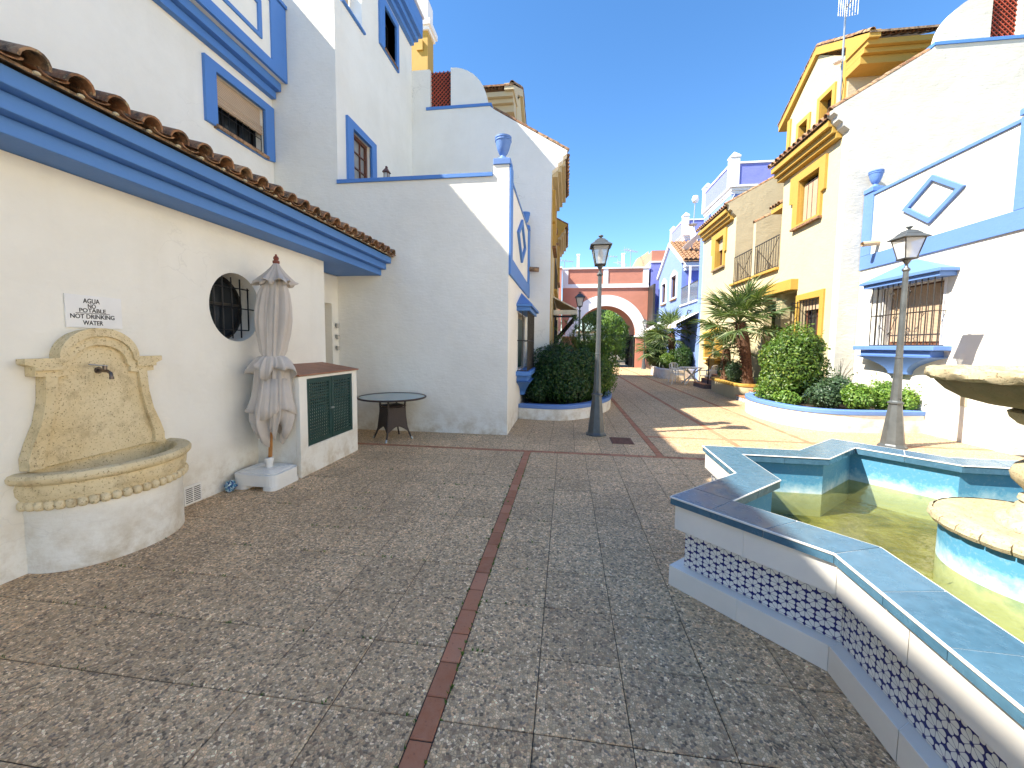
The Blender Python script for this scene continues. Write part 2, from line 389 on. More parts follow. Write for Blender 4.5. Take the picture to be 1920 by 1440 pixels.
m_palm = mat_leaf('palm_frond_green', [(0, (.04, .075, .025)), (.5, (.08, .13, .045)), (1, (.17, .21, .09))], .25, .5)
m_trunk = plain('fibrous_palm_trunk', (.11, .055, .03), .95, 0, .5, 20, .8, 30)
m_bark = plain('brown_bark', (.10, .07, .045), .95, 0, .4, 15, .6)
def mat_fabric():
    k = N('beige_parasol_fabric'); c = k.mix(k.ramp(k.noise(3, 5, .6), [(.35, 0), (.7, 1)]), (.53, .475, .415), (.45, .40, .345))
    wv = k.noise(380, 1, .5); k.bsdf(c, .95, k.bump(wv, .25, .001), Sheen_Weight=.3); return k.m
m_fabric = mat_fabric()
m_awn = plain('cream_awning_canvas', (.66, .58, .44), .9)
def mat_blind(name, c0, c1, n, vert=False):
    k = N(name); z = k.sep(k.pos())[0 if vert else 2]
    f = k.mth('FRACT', k.mth('MULTIPLY', z, n)); c = k.mix(k.ramp(f, [(0, 0), (.2, 1), (.8, 1), (1, 0)]), c0, c1)
    c = k.mix(k.ramp(k.noise(6, 5, .7), [(.4, 0), (.7, .4)]), c, tuple(x*.7 for x in c1))
    k.bsdf(c, .8, k.bump(k.ramp(f, [(0, 0), (.3, 1), (.7, 1), (1, 0)]), .5, .006)); return k.m
m_blind = mat_blind('esparto_roller_blind', (.22, .13, .08), (.52, .38, .25), 38)
m_wicker = plain('dark_brown_wicker', (.035, .022, .018), .55, 0, .3, 60, .8, 120)

# ================================================================== GROUND
terrain = M().box(-60, 70, -30, 140, -.30, -.05).build('ground', plain('earth_ground', (.22, .18, .13), .95, 0, .3, 2), kind='structure')
M().box(-4.3, 9.5, -16, -5.01, -.05, -.001).build('south_bounce_pavement', m_agg, kind='structure')  # unseen sheet added behind the camera to bounce sun into the shade
pav = M().box(-4.3, 9.5, -5, 31.2, -.05, -.006).build('pavement', m_joint, kind='structure')
BASE[pav.name] = Vector((0, 0, 0))
def slab_mesh(sx, sy, ch=.004, g=.0022):
    m = M(); x, y = sx/2-g, sy/2-g
    vs = []
    for k, z in ((0, -.012), (0, -.003), (ch, 0.)):
        vs += [(-x+k, -y+k, z), (x-k, -y+k, z), (x-k, y-k, z), (-x+k, y-k, z)]
    fs = [(8, 9, 10, 11)]
    for l in (0, 4):
        fs += [(l+i, l+(i+1) % 4, l+4+(i+1) % 4, l+4+i) for i in range(4)]
    m.add(vs, fs); return m
LX = [-.555, 1.39, 2.79, 4.11]           # brick lines along the street
CY = [5.93, 7.27]
slabs = []; bricks = []
def fill(xs, ys):
    for a, b in zip(xs[:-1], xs[1:]):
        for c, d in zip(ys[:-1], ys[1:]): slabs.append(((a+b)/2, (c+d)/2, b-a, d-c))
def steps(a, b, st):
    n = max(1, round(abs(b-a)/st)); return [a+(b-a)*i/n for i in range(n+1)]
ysS = [5.88-.4*i for i in range(27)][::-1]; ysS = [5.88-.34-.4*i for i in range(26)][::-1]+[5.88]
xl = [-.605-.4*i for i in range(9)][::-1]; xr = [-.505+.4*i for i in range(25)]
fill(xl, ysS); fill(xr, ysS)
zones = [(5.98, 7.22), (7.32, 31.0)]
for i, (y0, y1) in enumerate(zones):
    ys = steps(y0, y1, .4)
    if i == 0: fill(steps(-4.2, 1.34, .4), ys)
    else:
        yb = [y for y in ys]; fill(steps(-1.02, 1.34, .4), yb)
    fill(steps(1.44, 2.74, .43), ys); fill(steps(2.84, 4.06, .4), ys); fill(steps(4.16, 6.8, .4), ys)
ys = steps(7.22, 7.32, .1); fill(steps(-1.02, 1.34, .4), ys)
def brick_line(x0, y0, x1, y1):
    L = math.hypot(x1-x0, y1-y0); n = round(L/.203)
    for i in range(n):
        t = (i+.5)/n; bricks.append((x0+(x1-x0)*t, y0+(y1-y0)*t, 0 if abs(x1-x0) > abs(y1-y0) else 1, L/n))
brick_line(-.555, -4, -.555, 5.88); brick_line(-4.2, 5.93, 9.4, 5.93); brick_line(1.44, 7.27, 6.77, 7.27)
for x in LX[1:]: brick_line(x, 5.98 if x < 2 else 5.98, x, 7.22); brick_line(x, 7.22, x, 31)
def lay(items, name, mat, limit, mk, key):
    near = [t for t in items if t[1] > .8 and not math.hypot(t[0]-2.82, t[1]-2.62) < 1.4]
    near.sort(key=key); near = near[:limit]; ns = set(id(t) for t in near)
    cache = {}
    for t in near:
        kk, m, dz = mk(t)
        if kk not in cache:
            me = bpy.data.meshes.new(name); me.from_pydata(m.v, [], m.f); me.materials.append(mat); cache[kk] = me
        o = bpy.data.objects.new(name, cache[kk]); C.objects.link(o); o.parent = pav
        o.location = (t[0], t[1], dz); o.rotation_euler = (random.uniform(-.0025, .0025), random.uniform(-.0025, .0025), 0)
    rest = M()
    for t in items:
        if id(t) in ns: continue
        kk, m, dz = mk(t); rest.add([(x+t[0], y+t[1], z+dz) for x, y, z in m.v], m.f)
    rest.build('distant_'+name, mat, pav, fix=False, kind='stuff')
def mk_slab(t): return (round(t[2], 2), round(t[3], 2)), slab_mesh(t[2], t[3]), random.uniform(-.0012, .0012)
def mk_brick(t):
    return (t[2], round(t[3], 3)), (slab_mesh(t[3], .1, .004, .003) if t[2] == 0 else slab_mesh(.1, t[3], .004, .003)), random.uniform(-.001, .0015)
dist = lambda t: math.hypot(t[0], t[1])
lay(slabs, 'paving_slab', m_agg, 290, mk_slab, dist)
lay(bricks, 'paving_brick', m_brick, 290, mk_brick, dist)
# drain cover
dr = M().box(.77, 1.13, 6.62, 7.08, 0, .006)
for i in range(7): dr.box(.79, 1.11, 6.66+i*.06, 6.68+i*.06, .006, .010)
tag(dr.build('drain_cover', m_rust), 'rusty brown drain cover set in the paving by the near lamp post', 'drain cover')
# weeds in the joints
wm = M()
for _ in range(260):
    ln = random.random()
    if ln < .45: x, y = -.555+random.choice((-.052, .052, .052)), random.uniform(1.3, 5.8)
    else: x, y = random.uniform(-3.4, 0), 5.54-.4*random.randint(2, 10)
    if ln >= .45: x += random.gauss(0, .01)
    for q in range(3):
        a = random.uniform(0, 6.28); h = random.uniform(.006, .02); s = .004
        x1, y1 = x+random.gauss(0, .003), y+random.gauss(0, .004)
        wm.add([(x1-s, y1, .0), (x1+s, y1, .0), (x1+cos(a)*h*.6, y1+sin(a)*h*.6, h)], [(0, 1, 2)])
wm.build('joint_weeds', m_leafM, fix=False, kind='stuff')['label'] = 'tiny weeds growing in the paving joints'

# ================================================================== shared builders
def tile_mesh(L=.34, r=.078, th=.014, concave=False, r2=None):
    m = M(); k = 8; r2 = r2 or r*.85
    vs = []
    for t in (0, 1):
        rr = r if t == 0 else r2
        for d in (0, th):
            for j in range(k+1):
                a = pi*j/k; q = rr-d
                vs.append((-L*t, q*cos(a), q*sin(a)*1.0))
    n = k+1; fs = []
    for j in range(k):
        fs += [(j, j+1, 2*n+j+1, 2*n+j), (n+j, 3*n+j, 3*n+j+1, n+j+1), (j, n+j, n+j+1, j+1), (2*n+j, 2*n+j+1, 3*n+j+1, 3*n+j)]
    fs += [(0, 2*n, 3*n, n), (k, n+k, 3*n+k, 2*n+k)]
    if concave: vs = [(x, y*1.12, -z*.42) for x, y, z in vs]
    m.add(vs, fs)
    me = bpy.data.meshes.new('roof_tile'); me.from_pydata(m.v, [], m.f); me.materials.append(m_tile); me.shade_smooth()
    try: me.set_sharp_from_angle(angle=rad(50))
    except Exception: pass
    return me
TILE = tile_mesh(); PAN = tile_mesh(concave=True, r=.07)
def put_tile(parent, me, pos, out, slope):
    """me's +X is the eave end; out = horizontal direction (unit) downhill"""
    x = Vector((out[0]*cos(slope), out[1]*cos(slope), -sin(slope))); y = Vector((-out[1], out[0], 0)); z = x.cross(y)
    if z.z < 0: y = -y; z = x.cross(y)
    o = bpy.data.objects.new('roof_tile', me); C.objects.link(o); o.parent = parent
    b = BASE.get(parent.name, Vector())
    mt = Matrix(((x.x, y.x, z.x, 0), (x.y, y.y, z.y, 0), (x.z, y.z, z.z, 0), (0, 0, 0, 1)))
    jit = Matrix.Rotation(random.gauss(0, .02), 4, 'X') @ Matrix.Rotation(random.gauss(0, .02), 4, 'Z')
    mt = mt @ jit
    mt.translation = Vector(pos)-b+Vector((random.gauss(0, .003), random.gauss(0, .003), random.gauss(0, .003)))
    o.matrix_basis = mt
def eave(parent, p0, p1, out, sp=.2155, slope=.3, z=0., pans=True):
    p0 = Vector(p0); p1 = Vector(p1); L = (p1-p0).length; n = max(1, round(L/sp)); d = (p1-p0)/n
    for i in range(n):
        c = p0+d*(i+.5)
        put_tile(parent, TILE, c, out, slope)
        if pans: put_tile(parent, PAN, c+d*.5+Vector((out[0], out[1], 0))*-.03+Vector((0, 0, .012)), out, slope)
def cap_tiles(parent, p0, p1, sp=.30):
    """a run of barrel tiles laid lengthwise along a sloping wall top"""
    p0 = Vector(p0); p1 = Vector(p1); d = p1-p0; L = d.length; n = max(1, round(L/sp)); d.normalize()
    h = Vector((d.x, d.y, 0)); hl = h.length; h.normalize()
    for i in range(n):
        put_tile(parent, TILE, p0+d*L*i/n, (-h.x, -h.y), atan2(d.z, hl))
def cornice(parent, F, u0, u1, steps_, mat, name='cornice'):
    m = M()
    for w1, v0, v1 in steps_: m.fb(F, u0, u1, v0, v1, -.02, w1)
    return m.build(name, mat, parent, bevel=.008)
def surround(parent, F, outer, hole, mat, w1=.04, name='window'):
    return M().plate(F, outer, [hole], w1, -.02).build(name, mat, parent, bevel=.004)
def glazing(win, F, u0, u1, v0, v1, wd=-.2, nu=2, nv=3, sash=None, pane=None, bar=.035):
    M().fb(F, u0, u1, v0, v1, wd-.03, wd-.02).build('pane', pane or m_glass, win)
    m = M()
    for a, b, c, d in ((u0, u0+.06, v0, v1), (u1-.06, u1, v0, v1), (u0+.06, u1-.06, v0, v0+.06), (u0+.06, u1-.06, v1-.06, v1)):
        m.fb(F, a, b, c, d, wd-.018, wd+.03)
    for i in range(1, nu):
        u = u0+(u1-u0)*i/nu; m.fb(F, u-bar/2, u+bar/2, v0+.06, v1-.06, wd-.018, wd+.012)
    for j in range(1, nv):
        v = v0+(v1-v0)*j/nv; m.fb(F, u0+.06, u1-.06, v-bar/2, v+bar/2, wd-.018, wd+.010)
    m.build('sash', sash or m_wood, win)
def grille(win, F, u0, u1, v0, v1, w_=.0, n=8, r=.008, rails=(0., 1.), name='grille', single=False, scroll=False):
    m = M()
    for j in rails:
        v = v0+(v1-v0)*j; m.tube([P(F, u0, v, w_), P(F, u1, v, w_)], r, 5)
    for i in range(n+1):
        u = u0+(u1-u0)*i/n
        if single: M().tube([P(F, u, v0, w_), P(F, u, v1, w_)], r, 6).build('grille_bar', m_bronze, win)
        else: m.tube([P(F, u, v0, w_), P(F, u, v1, w_)], r, 5)
    return m.build(name, m_bronze if single else m_black, win)
def diamond(F, cu, cv, ru, rv, t, mat, parent, w1=.05):
    o = [(cu, cv-rv), (cu+ru, cv), (cu, cv+rv), (cu-ru, cv)]; k = 1-t
    i = [(cu, cv-rv*k), (cu+ru*k, cv), (cu, cv+rv*k), (cu-ru*k, cv)]
    return M().plate(F, o, [i], w1, -.01).build('diamond_moulding', mat, parent, bevel=.006)
def urn(parent, x, y, z, mat, s=1.):
    b = M().box(x-.15*s, x+.15*s, y-.15*s, y+.15*s, z, z+.10*s).box(x-.10*s, x+.10*s, y-.10*s, y+.10*s, z+.1*s, z+.13*s)
    b.build('pier_cap', mat, parent, bevel=.008)
    pr = [(0, .0), (.09, 0), (.085, .02), (.05, .045), (.045, .07), (.075, .10), (.105, .17), (.125, .25), (.135, .30), (.145, .305), (.145, .325), (.13, .33), (.145, .345), (.145, .37), (.115, .375), (.10, .33), (0, .3)]
    M().lathe([(a*s, b_*s+z+.13*s) for a, b_ in pr], (x, y, 0), 24).build('urn', mat, parent, smooth='auto')
def hood(parent, F, u0, u1, v, mat, proj=.32, rise=.34):
    """sloping plaster canopy over a window"""
    uc0, uc1 = u0+(u1-u0)*.33, u1-(u1-u0)*.33
    vs = [P(F, u0, v, 0), P(F, u1, v, 0), P(F, u1-.12, v, proj), P(F, u0+.12, v, proj), P(F, uc0, v+rise, 0), P(F, uc1, v+rise, 0)]
    m = M().add([P(F, *a) for a in [(u0, v+.08, -.01), (u1, v+.08, -.01), (u1, v+.08, proj), (u0, v+.08, proj), ((u0+u1)/2-.05, v+rise+.08, -.01), ((u0+u1)/2+.05, v+rise+.08, -.01)]],
                [(0, 1, 2, 3), (3, 2, 5, 4), (1, 5, 2), (0, 3, 4), (0, 4, 5, 1)])
    m.fb(F, u0, u1, v+.03, v+.078, -.01, proj); m.fb(F, u0+.06, u1-.06, v-.05, v+.028, -.01, proj-.05)
    return m.build('window_hood', mat, parent, bevel=.006)
def sill_bracket(parent, F, u0, u1, v, mat, proj=.3):
    """moulded sill on a tapering corbel; v = top of the sill"""
    m = M().fb(F, u0, u1, v-.09, v, -.01, proj).fb(F, u0+.14, u1-.14, v-.21, v-.092, -.01, proj-.07)
    uc = (u0+u1)/2; n = 8; pr = []
    for i in range(n+1):
        t = i/n; hw = (u1-u0)/2*(.72*(1-t)**2.2)+.24; d = (proj-.11)*(1-t)**1.6+.10
        pr.append((hw, d, v-.212-.36*t))
    vs = []; fs = []
    for hw, d, z in pr: vs += [P(F, uc-hw, z, -.01), P(F, uc-hw, z, d), P(F, uc+hw, z, d), P(F, uc+hw, z, -.01)]
    for i in range(n):
        for a in range(4): b = (a+1) % 4; fs.append((i*4+a, i*4+b, i*4+4+b, i*4+4+a))
    fs += [(0, 1, 2, 3), (n*4, n*4+3, n*4+2, n*4+1)]
    m.add(vs, fs)
    return m.build('window_sill', mat, parent, bevel=.012)
def house(name, label, loc): return thing(name, label, 'house', loc)
def spout(parent, p, d, L=.3, mat=None, r=.06):
    x = Vector(d).normalized(); a = Vector(p); m = M()
    m.tube([a, a+x*L], r, 10, cap=False); m.tube([a+x*L, a], r*.75, 10, cap=False)
    return m.build('water_spout', mat or m_tile, parent)

# ================================================================== HOUSE A (near left, blue cornice)
hA = house('house', 'white house on the left with deep blue cornice, round barred window and clay tile eave', (-3.64, 2, 0))
FA = ('xp', -3.64)
rw = ellipse(4.015, 1.985, .345, .375, 48)
M().plate(FA, rect(-16, 5.652, 0, 2.825), [rw], 0, -.30).build('wall', m_white, hA)
M().box(-7.5, -3.885, -8, 5.40, 0, 2.8).build('rear_wall', m_white, hA) if False else None
# dark room behind the round window
M().box(-4.2, -3.945, 3.5, 4.5, 1.5, 2.5).build('round_window_recess', m_dark, hA)
rwo = M().plate(FA, ellipse(4.015, 1.985, .343, .373, 48), [ellipse(4.015, 1.985, .322, .352, 48)], -.24, -.29).build('round_window', m_bronze, hA, label='round window with dark frame and iron bars')
M().plate(FA, ellipse(4.015, 1.985, .322, .352, 40), [], -.275, -.285).build('pane', m_glass, rwo)
M().fb(FA, 3.70, 4.33, 2.02, 2.05, -.27, -.245).build('sash', m_bronze, rwo)
gm = M()
for u in (3.82, 3.93, 4.05, 4.17, 4.28):
    h = .37*sqrt(max(.05, 1-((u-4.015)/.36)**2)); gm.tube([P(FA, u, 1.985-min(h, .34), -.09), P(FA, u, 1.985+min(h, .34), -.09)], .008, 6)
for v in (1.74, 1.985, 2.21):
    h = .345*sqrt(max(.05, 1-((v-1.985)/.38)**2)); gm.tube([P(FA, 4.015-h, v, -.085), P(FA, 4.015+h, v, -.085)], .007, 6)
gm.build('grille', m_black, rwo)
# return and recess with doorway
M().plate(('xp', -4.2), rect(5.41, 6.93, 0, 2.82), [rect(5.95, 6.735, .02, 2.31)], 0, -.2).build('recess_wall', m_white, hA)
M().box(-4.199, -3.942, 5.40, 5.648, 0, 2.82).build('end_wall', m_white, hA)
dr_ = M().box(-4.4, -4.36, 5.9, 6.78, 0, 2.35).build('door', plain('beige_door_paint', (.42, .38, .30), .6), hA)
M().box(-4.358, -4.33, 6.55, 6.66, 1.2, 1.36).build('letter_box', m_yel, hA)
# cornice
m = M().box(-4.2, -3.34, -8, 6.928, 2.828, 2.93)
m.build('cornice_lower_step', m_blue, hA, bevel=.006)
M().box(-4.2, -3.245, -8, 6.926, 2.932, 3.035).build('cornice_middle_step', m_blue, hA, bevel=.006)
M().box(-4.2, -3.15, -8, 6.924, 3.037, 3.14).build('cornice_top_step', m_blue, hA, bevel=.006)
M().add([(-3.1, -8, 3.142), (-3.1, 6.92, 3.142), (-5.6, 6.92, 3.95), (-5.6, -8, 3.95), (-3.1, -8, 3.16), (-3.1, 6.92, 3.16), (-5.6, 6.92, 3.97), (-5.6, -8, 3.97)],
        [(0, 1, 2, 3), (4, 7, 6, 5), (0, 4, 5, 1), (1, 5, 6, 2), (2, 6, 7, 3), (3, 7, 4, 0)]).build('roof', m_tile, hA)
eave(hA, (-3.02, -1.99+.0, 3.165), (-3.02, 6.84, 3.165), (1, 0), slope=.30)
for i in range(40):                                   # mortar lumps between the tiles
    y = 1.9+.2155*i-.0
    if y > 6.8: break
    M().lathe([(0, -.010), (.012, -.008), (.016, 0), (.010, .008), (0, .010)], (-3.055, y-.11+random.uniform(-.02, .02), 3.135), 7, sx=1.2, sy=random.uniform(.8, 1.5)).build('mortar_lump', m_cream2, hA, smooth=True)
# upper storey
FU = ('xp', -5.4)
M().plate(FU, rect(-16, 6.925, 3.8, 8.2), [rect(5.70, 6.70, 4.92, 5.70)], 0, -.24).build('upper_wall', m_white, hA)
M().box(-12, -5.65, -8, 6.9, 0, 8.15).build('rear_block', m_white, hA)
wn = surround(hA, FU, [(5.5, 4.89), (5.66, 4.89), (5.70, 4.86), (6.72, 4.86), (6.915, 4.90), (6.915, 5.84), (5.5, 5.84)], rect(5.70, 6.70, 4.92, 5.70), m_blue, .05)
glazing(wn, FU, 5.70, 6.70, 4.92, 5.70, -.19, 3, 1, m_black)
M().fb(FU, 5.71, 6.69, 5.32, 5.69, -.12, -.06).build('roller_blind', m_blind, wn)
for i, v in enumerate((5.40, 5.345, 5.30)):
    M().tube([P(FU, 5.71, v, -.05), P(FU, 6.69, v, -.05)], .035, 8).build('blind_roll', m_blind, wn)
grille(wn, FU, 5.72, 6.68, 4.94, 5.32, -.04, 7, .007, (.12, .65))
M().fb(FU, 5.66, 6.74, 4.865, 4.918, -.1, .07).build('sill', m_tile, wn)
# parapet bay with stepped blue moulding
M().box(-5.4, -5.3, -8, 6.915, 6.0, 6.12).build('bay_moulding', m_blue, hA, bevel=.006)
M().box(-5.4, -5.2, -8, 6.917, 6.122, 6.26).build('bay_moulding', m_blue, hA, bevel=.006)
M().box(-5.4, -5.1, -8, 6.919, 6.262, 7.50).build('bay_parapet', m_white, hA)
FB = ('xp', -5.1)
M().plate(FB, rect(-8, 6.92, 6.25, 7.49), [rect(-7, 6.55, 6.42, 7.36)], .03, -.02).build('bay_frame', m_blue, hA, bevel=.005)
M().plate(FB, rect(-6.6, 6.34, 6.60, 7.2), [rect(-6.5, 6.26, 6.66, 7.1)], .03, -.02).build('bay_inner_frame', m_blue, hA, bevel=.005)
M().box(-5.42, -5.04, -8, 6.921, 7.502, 7.56).build('bay_cap', m_blue, hA, bevel=.005)
M().box(-5.42, -5.08, 2.25, 3.25, 7.562, 8.15).build('parapet_pier', m_white, hA)
M().box(-5.46, -5.02, 2.2, 3.3, 8.152, 8.24).build('pier_cap', m_blue, hA)
# vent
vt = M().plate(FA, rect(3.295, 3.48, .012, .195), [], .012, -.01)
vt.build('vent_grille', m_whitepl, hA)
sl = M()
for i in range(8):
    for j in range(2): sl.fb(FA, 3.31+j*.085, 3.38+j*.085, .03+i*.019, .037+i*.019, .0122, .0145)
sl.build('vent_slots', m_dark, hA)

# ================================================================== HOUSE B (white block with terrace)
hB = house('house', 'white house left of centre with walled terrace, blue urns and blue diamond on its side', (-2.6, 6.93, 0))
FY = ('ym', 6.93)
M().plate(FY, [(-4.21, 0), (-1.02, 0), (-1.02, 4.55), (-1.30, 4.55), (-1.30, 4.49), (-4.16, 4.49), (-4.21, 4.49)], [], 0, -.24).build('terrace_wall', m_white, hB)
FX = ('xp', -1.02)
M().plate(FX, rect(7.171, 10.5, 0, 4.46), [rect(8.3, 9.75, 1.08, 2.32)], 0, -.24).build('side_wall', m_white, hB)
M().box(-4.15, -1.27, 7.18, 10.49, 3.3, 3.4).build('terrace_floor', m_cream2, hB)
M().add([(-4.155, 6.925, 4.492), (-4.155, 6.925, 4.535), (-1.31, 6.925, 4.492), (-1.31, 6.925, 4.535), (-4.155, 7.2, 4.492), (-4.155, 7.2, 4.535), (-1.31, 7.2, 4.492), (-1.31, 7.2, 4.535)],
        [(0, 1, 3, 2), (4, 6, 7, 5), (0, 4, 5, 1), (2, 3, 7, 6), (0, 2, 6, 4), (1, 5, 7, 3)]).build('wall_coping', m_blue, hB, bevel=.004)
M().box(-4.155, -1.31, 6.895, 6.924, 4.47, 4.535).build('coping_lip', m_blue, hB, bevel=.004)
M().box(-1.29, -1.0, 7.17, 10.5, 4.462, 4.51).build('wall_coping', m_capblue, hB, bevel=.004)
M().box(-1.30, -1.025, 6.932, 7.17, 4.551, 4.66).build('pier', m_white, hB)
urn(hB, -1.15, 7.06, 4.662, m_capblue, 1.0)
urn(hB, -1.10, 10.30, 4.51, m_blue, .85)
M().fb(FX, 6.932, 7.20, 3.132, 4.66, -.001, .035).build('pilaster', m_blue, hB, bevel=.005)
M().fb(FX, 10.2, 10.49, 3.132, 4.51, -.01, .035).build('pilaster', m_blue, hB, bevel=.005)
M().fb(FX, 6.931, 10.492, 2.82, 3.13, -.012, .037).build('band', m_blue, hB, bevel=.005)
diamond(FX, 8.72, 3.83, .72, .46, .22, m_blue, hB)
spout(hB, (-1.02, 10.35, 3.55), (1, 0, -.08), .28)
def bay_window(h, F, dv, mats, bars=True):
    wn = M().plate(F, rect(8.28, 9.77, 1.66+dv, 2.92+dv), [rect(8.33, 9.72, 1.68+dv, 2.88+dv)], .004, -.02).build('window', m_trim, h)
    glazing(wn, F, 8.33, 9.72, 1.68+dv, 2.88+dv, -.2, 2, 1, m_wood)
    M().fb(F, 8.40, 9.66, 1.75+dv, 2.84+dv, -.17, -.14).build('blind', m_blind, wn)
    hood(h, F, 8.05, 10.0, 2.95+dv, mats); sill_bracket(h, F, 8.08, 10.1, 1.66+dv, mats)
    if bars:
        g_ = grille(wn, F, 8.25, 9.72, 1.67+dv, 2.92+dv, .22, 11, .011, (.0, .5, 1.), single=True)
        m = M()
        for u in (8.25, 9.72):
            for j in (0., .5, 1.): m.tube([P(F, u, 1.67+dv+1.25*j, .22), P(F, u, 1.67+dv+1.25*j, 0)], .009, 5)
        for u in (8.25, 9.72):
            m.tube([P(F, u, 1.67+dv, .11), P(F, u, 2.92+dv, .11)], .009, 5)
        def scr(cu, cv, r0, t, flip=1):
            return [P(F, cu+flip*r0*(1-a/9)*cos(a), cv+r0*(1-a/9)*sin(a), .222) for a in [i*.35 for i in range(22)]]
        cu, cv = 8.98, 2.3+dv
        for sx in (-1, 1):
            for sy in (-1, 1):
                m.tube([P(F, cu+sx*.03, cv+sy*.06, .222), P(F, cu+sx*.12, cv+sy*.16, .222), P(F, cu+sx*.16, cv+sy*.30, .222), P(F, cu+sx*.26, cv+sy*.42, .222)], .006, 5)
                m.tube(scr(cu+sx*.09, cv+sy*.09, .055, 0, sx), .006, 5)
                m.tube(scr(cu+sx*.20, cv+sy*.40, .045, 0, -sx), .006, 5)
        m.build('scrollwork', m_bronze, wn)
    return wn
wnb = bay_window(hB, FX, -.6, m_blue, True)
M().fb(FX, 8.9, 9.65, 1.1, 2.2, -.10, -.06).build('shutter', m_greenp, wnb)
# tall block with windows
FT = ('xp', -4.15)
H1 = rect(7.42, 8.17, 4.2, 5.70); H2 = rect(8.85, 9.47, 8.12, 9.03); H3 = rect(6.94+.22, 7.90, 7.76, 8.9)
M().plate(FT, [(7.172, 3.4), (10.498, 3.4), (10.498, 10.2), (7.90, 10.2), (7.90, 7.76), (7.172, 7.76)], [H1, H2], 0, -.24).build('block_side_wall', m_white, hB)
M().plate(FY, [(-5.42, 3.0), (-4.15, 3.0), (-4.15, 7.74), (-5.42, 7.74)], [], -.001, -.24).build('block_front_wall', m_white, hB)
M().box(-9, -4.40, 7.18, 10.45, 3.0, 3.2).build('block_floor', m_white, hB)
M().box(-9, -4.41, 7.91, 8.1, 7.6, 10.18).build('loggia_back_wall', m_white, hB)
M().box(-9, -4.152, 7.92, 10.48, 10.202, 10.25).build('block_roof', m_cream2, hB)
M().box(-9, -8.8, 7, 10.5, 0, 10.2).box(-9, -4.2, 10.40, 10.48, 0, 10.19).build('block_back_wall', m_white, hB)
w1 = surround(hB, FT, [(7.23, 4.2), (7.23, 5.83), (8.37, 5.83), (8.37, 4.2)], rect(7.43, 8.17, 4.25, 5.69), m_blue, .05)
glazing(w1, FT, 7.42, 8.17, 4.2, 5.70, -.1, 3, 5, m_wood, tglass('curtained_pane', (.5, .5, .48), .9), .02)
w2 = surround(hB, FT, rect(8.62, 9.6, 8.08, 9.18), rect(8.85, 9.47, 8.14, 9.03), m_blue, .05)
glazing(w2, FT, 8.85, 9.47, 8.14, 9.03, -.2, 2, 3, m_black)
M().plate(FT, rect(8.83, 9.49, 8.12, 9.05), [rect(8.85, 9.47, 8.14, 9.03)], .0, -.2).build('reveal', m_blue, w2)
M().fb(FT, 8.82, 9.5, 8.085, 8.135, -.1, .065).build('sill', m_tile, w2)
M().fb(FT, 7.15, 7.97, 7.762, 7.80, -.26, .05).build('loggia_sill', m_blue, hB)
M().fb(FT, 7.70, 7.88, 7.802, 8.6, -.3, -.27).build('loggia_shutter', m_blind, hB)
for k_, (w_, z0, z1) in enumerate(((.10, 9.28, 9.40), (.19, 9.402, 9.53), (.28, 9.532, 9.68))):
    M().fb(FT, 8.95, 10.42+k_*.07, z0, z1, -.01, w_).build('bay_moulding', m_blue, hB, bevel=.005)
M().fb(FT, 8.95, 10.58, 9.682, 10.02, -.01, .28).build('bay_parapet', m_blue, hB, bevel=.005)
M().fb(FT, 8.95, 10.60, 10.022, 10.08, -.2, .33).build('bay_cap', m_trim, hB, bevel=.005)
# little lantern on the terrace wall
ln = thing('lantern', 'small dark brown lantern standing on the blue terrace coping', 'lantern', (-3.28, 7.06, 4.535))
M().box(-3.33, -3.23, 7.01, 7.11, 4.536, 4.56).box(-3.32, -3.31, 7.02, 7.03, 4.56, 4.68).box(-3.25, -3.24, 7.02, 7.03, 4.56, 4.68).box(-3.32, -3.31, 7.09, 7.10, 4.56, 4.68).box(-3.25, -3.24, 7.09, 7.10, 4.56, 4.68).build('frame', m_wood, ln)
M().lathe([(.085, 4.68), (.08, 4.69), (.03, 4.75), (.02, 4.77), (.03, 4.78), (0, 4.80)], (-3.28, 7.06, 0), 4, pi/4).build('roof', m_wood, ln)
M().box(-3.31, -3.25, 7.03, 7.09, 4.561, 4.679).build('glass', m_lglass, ln)

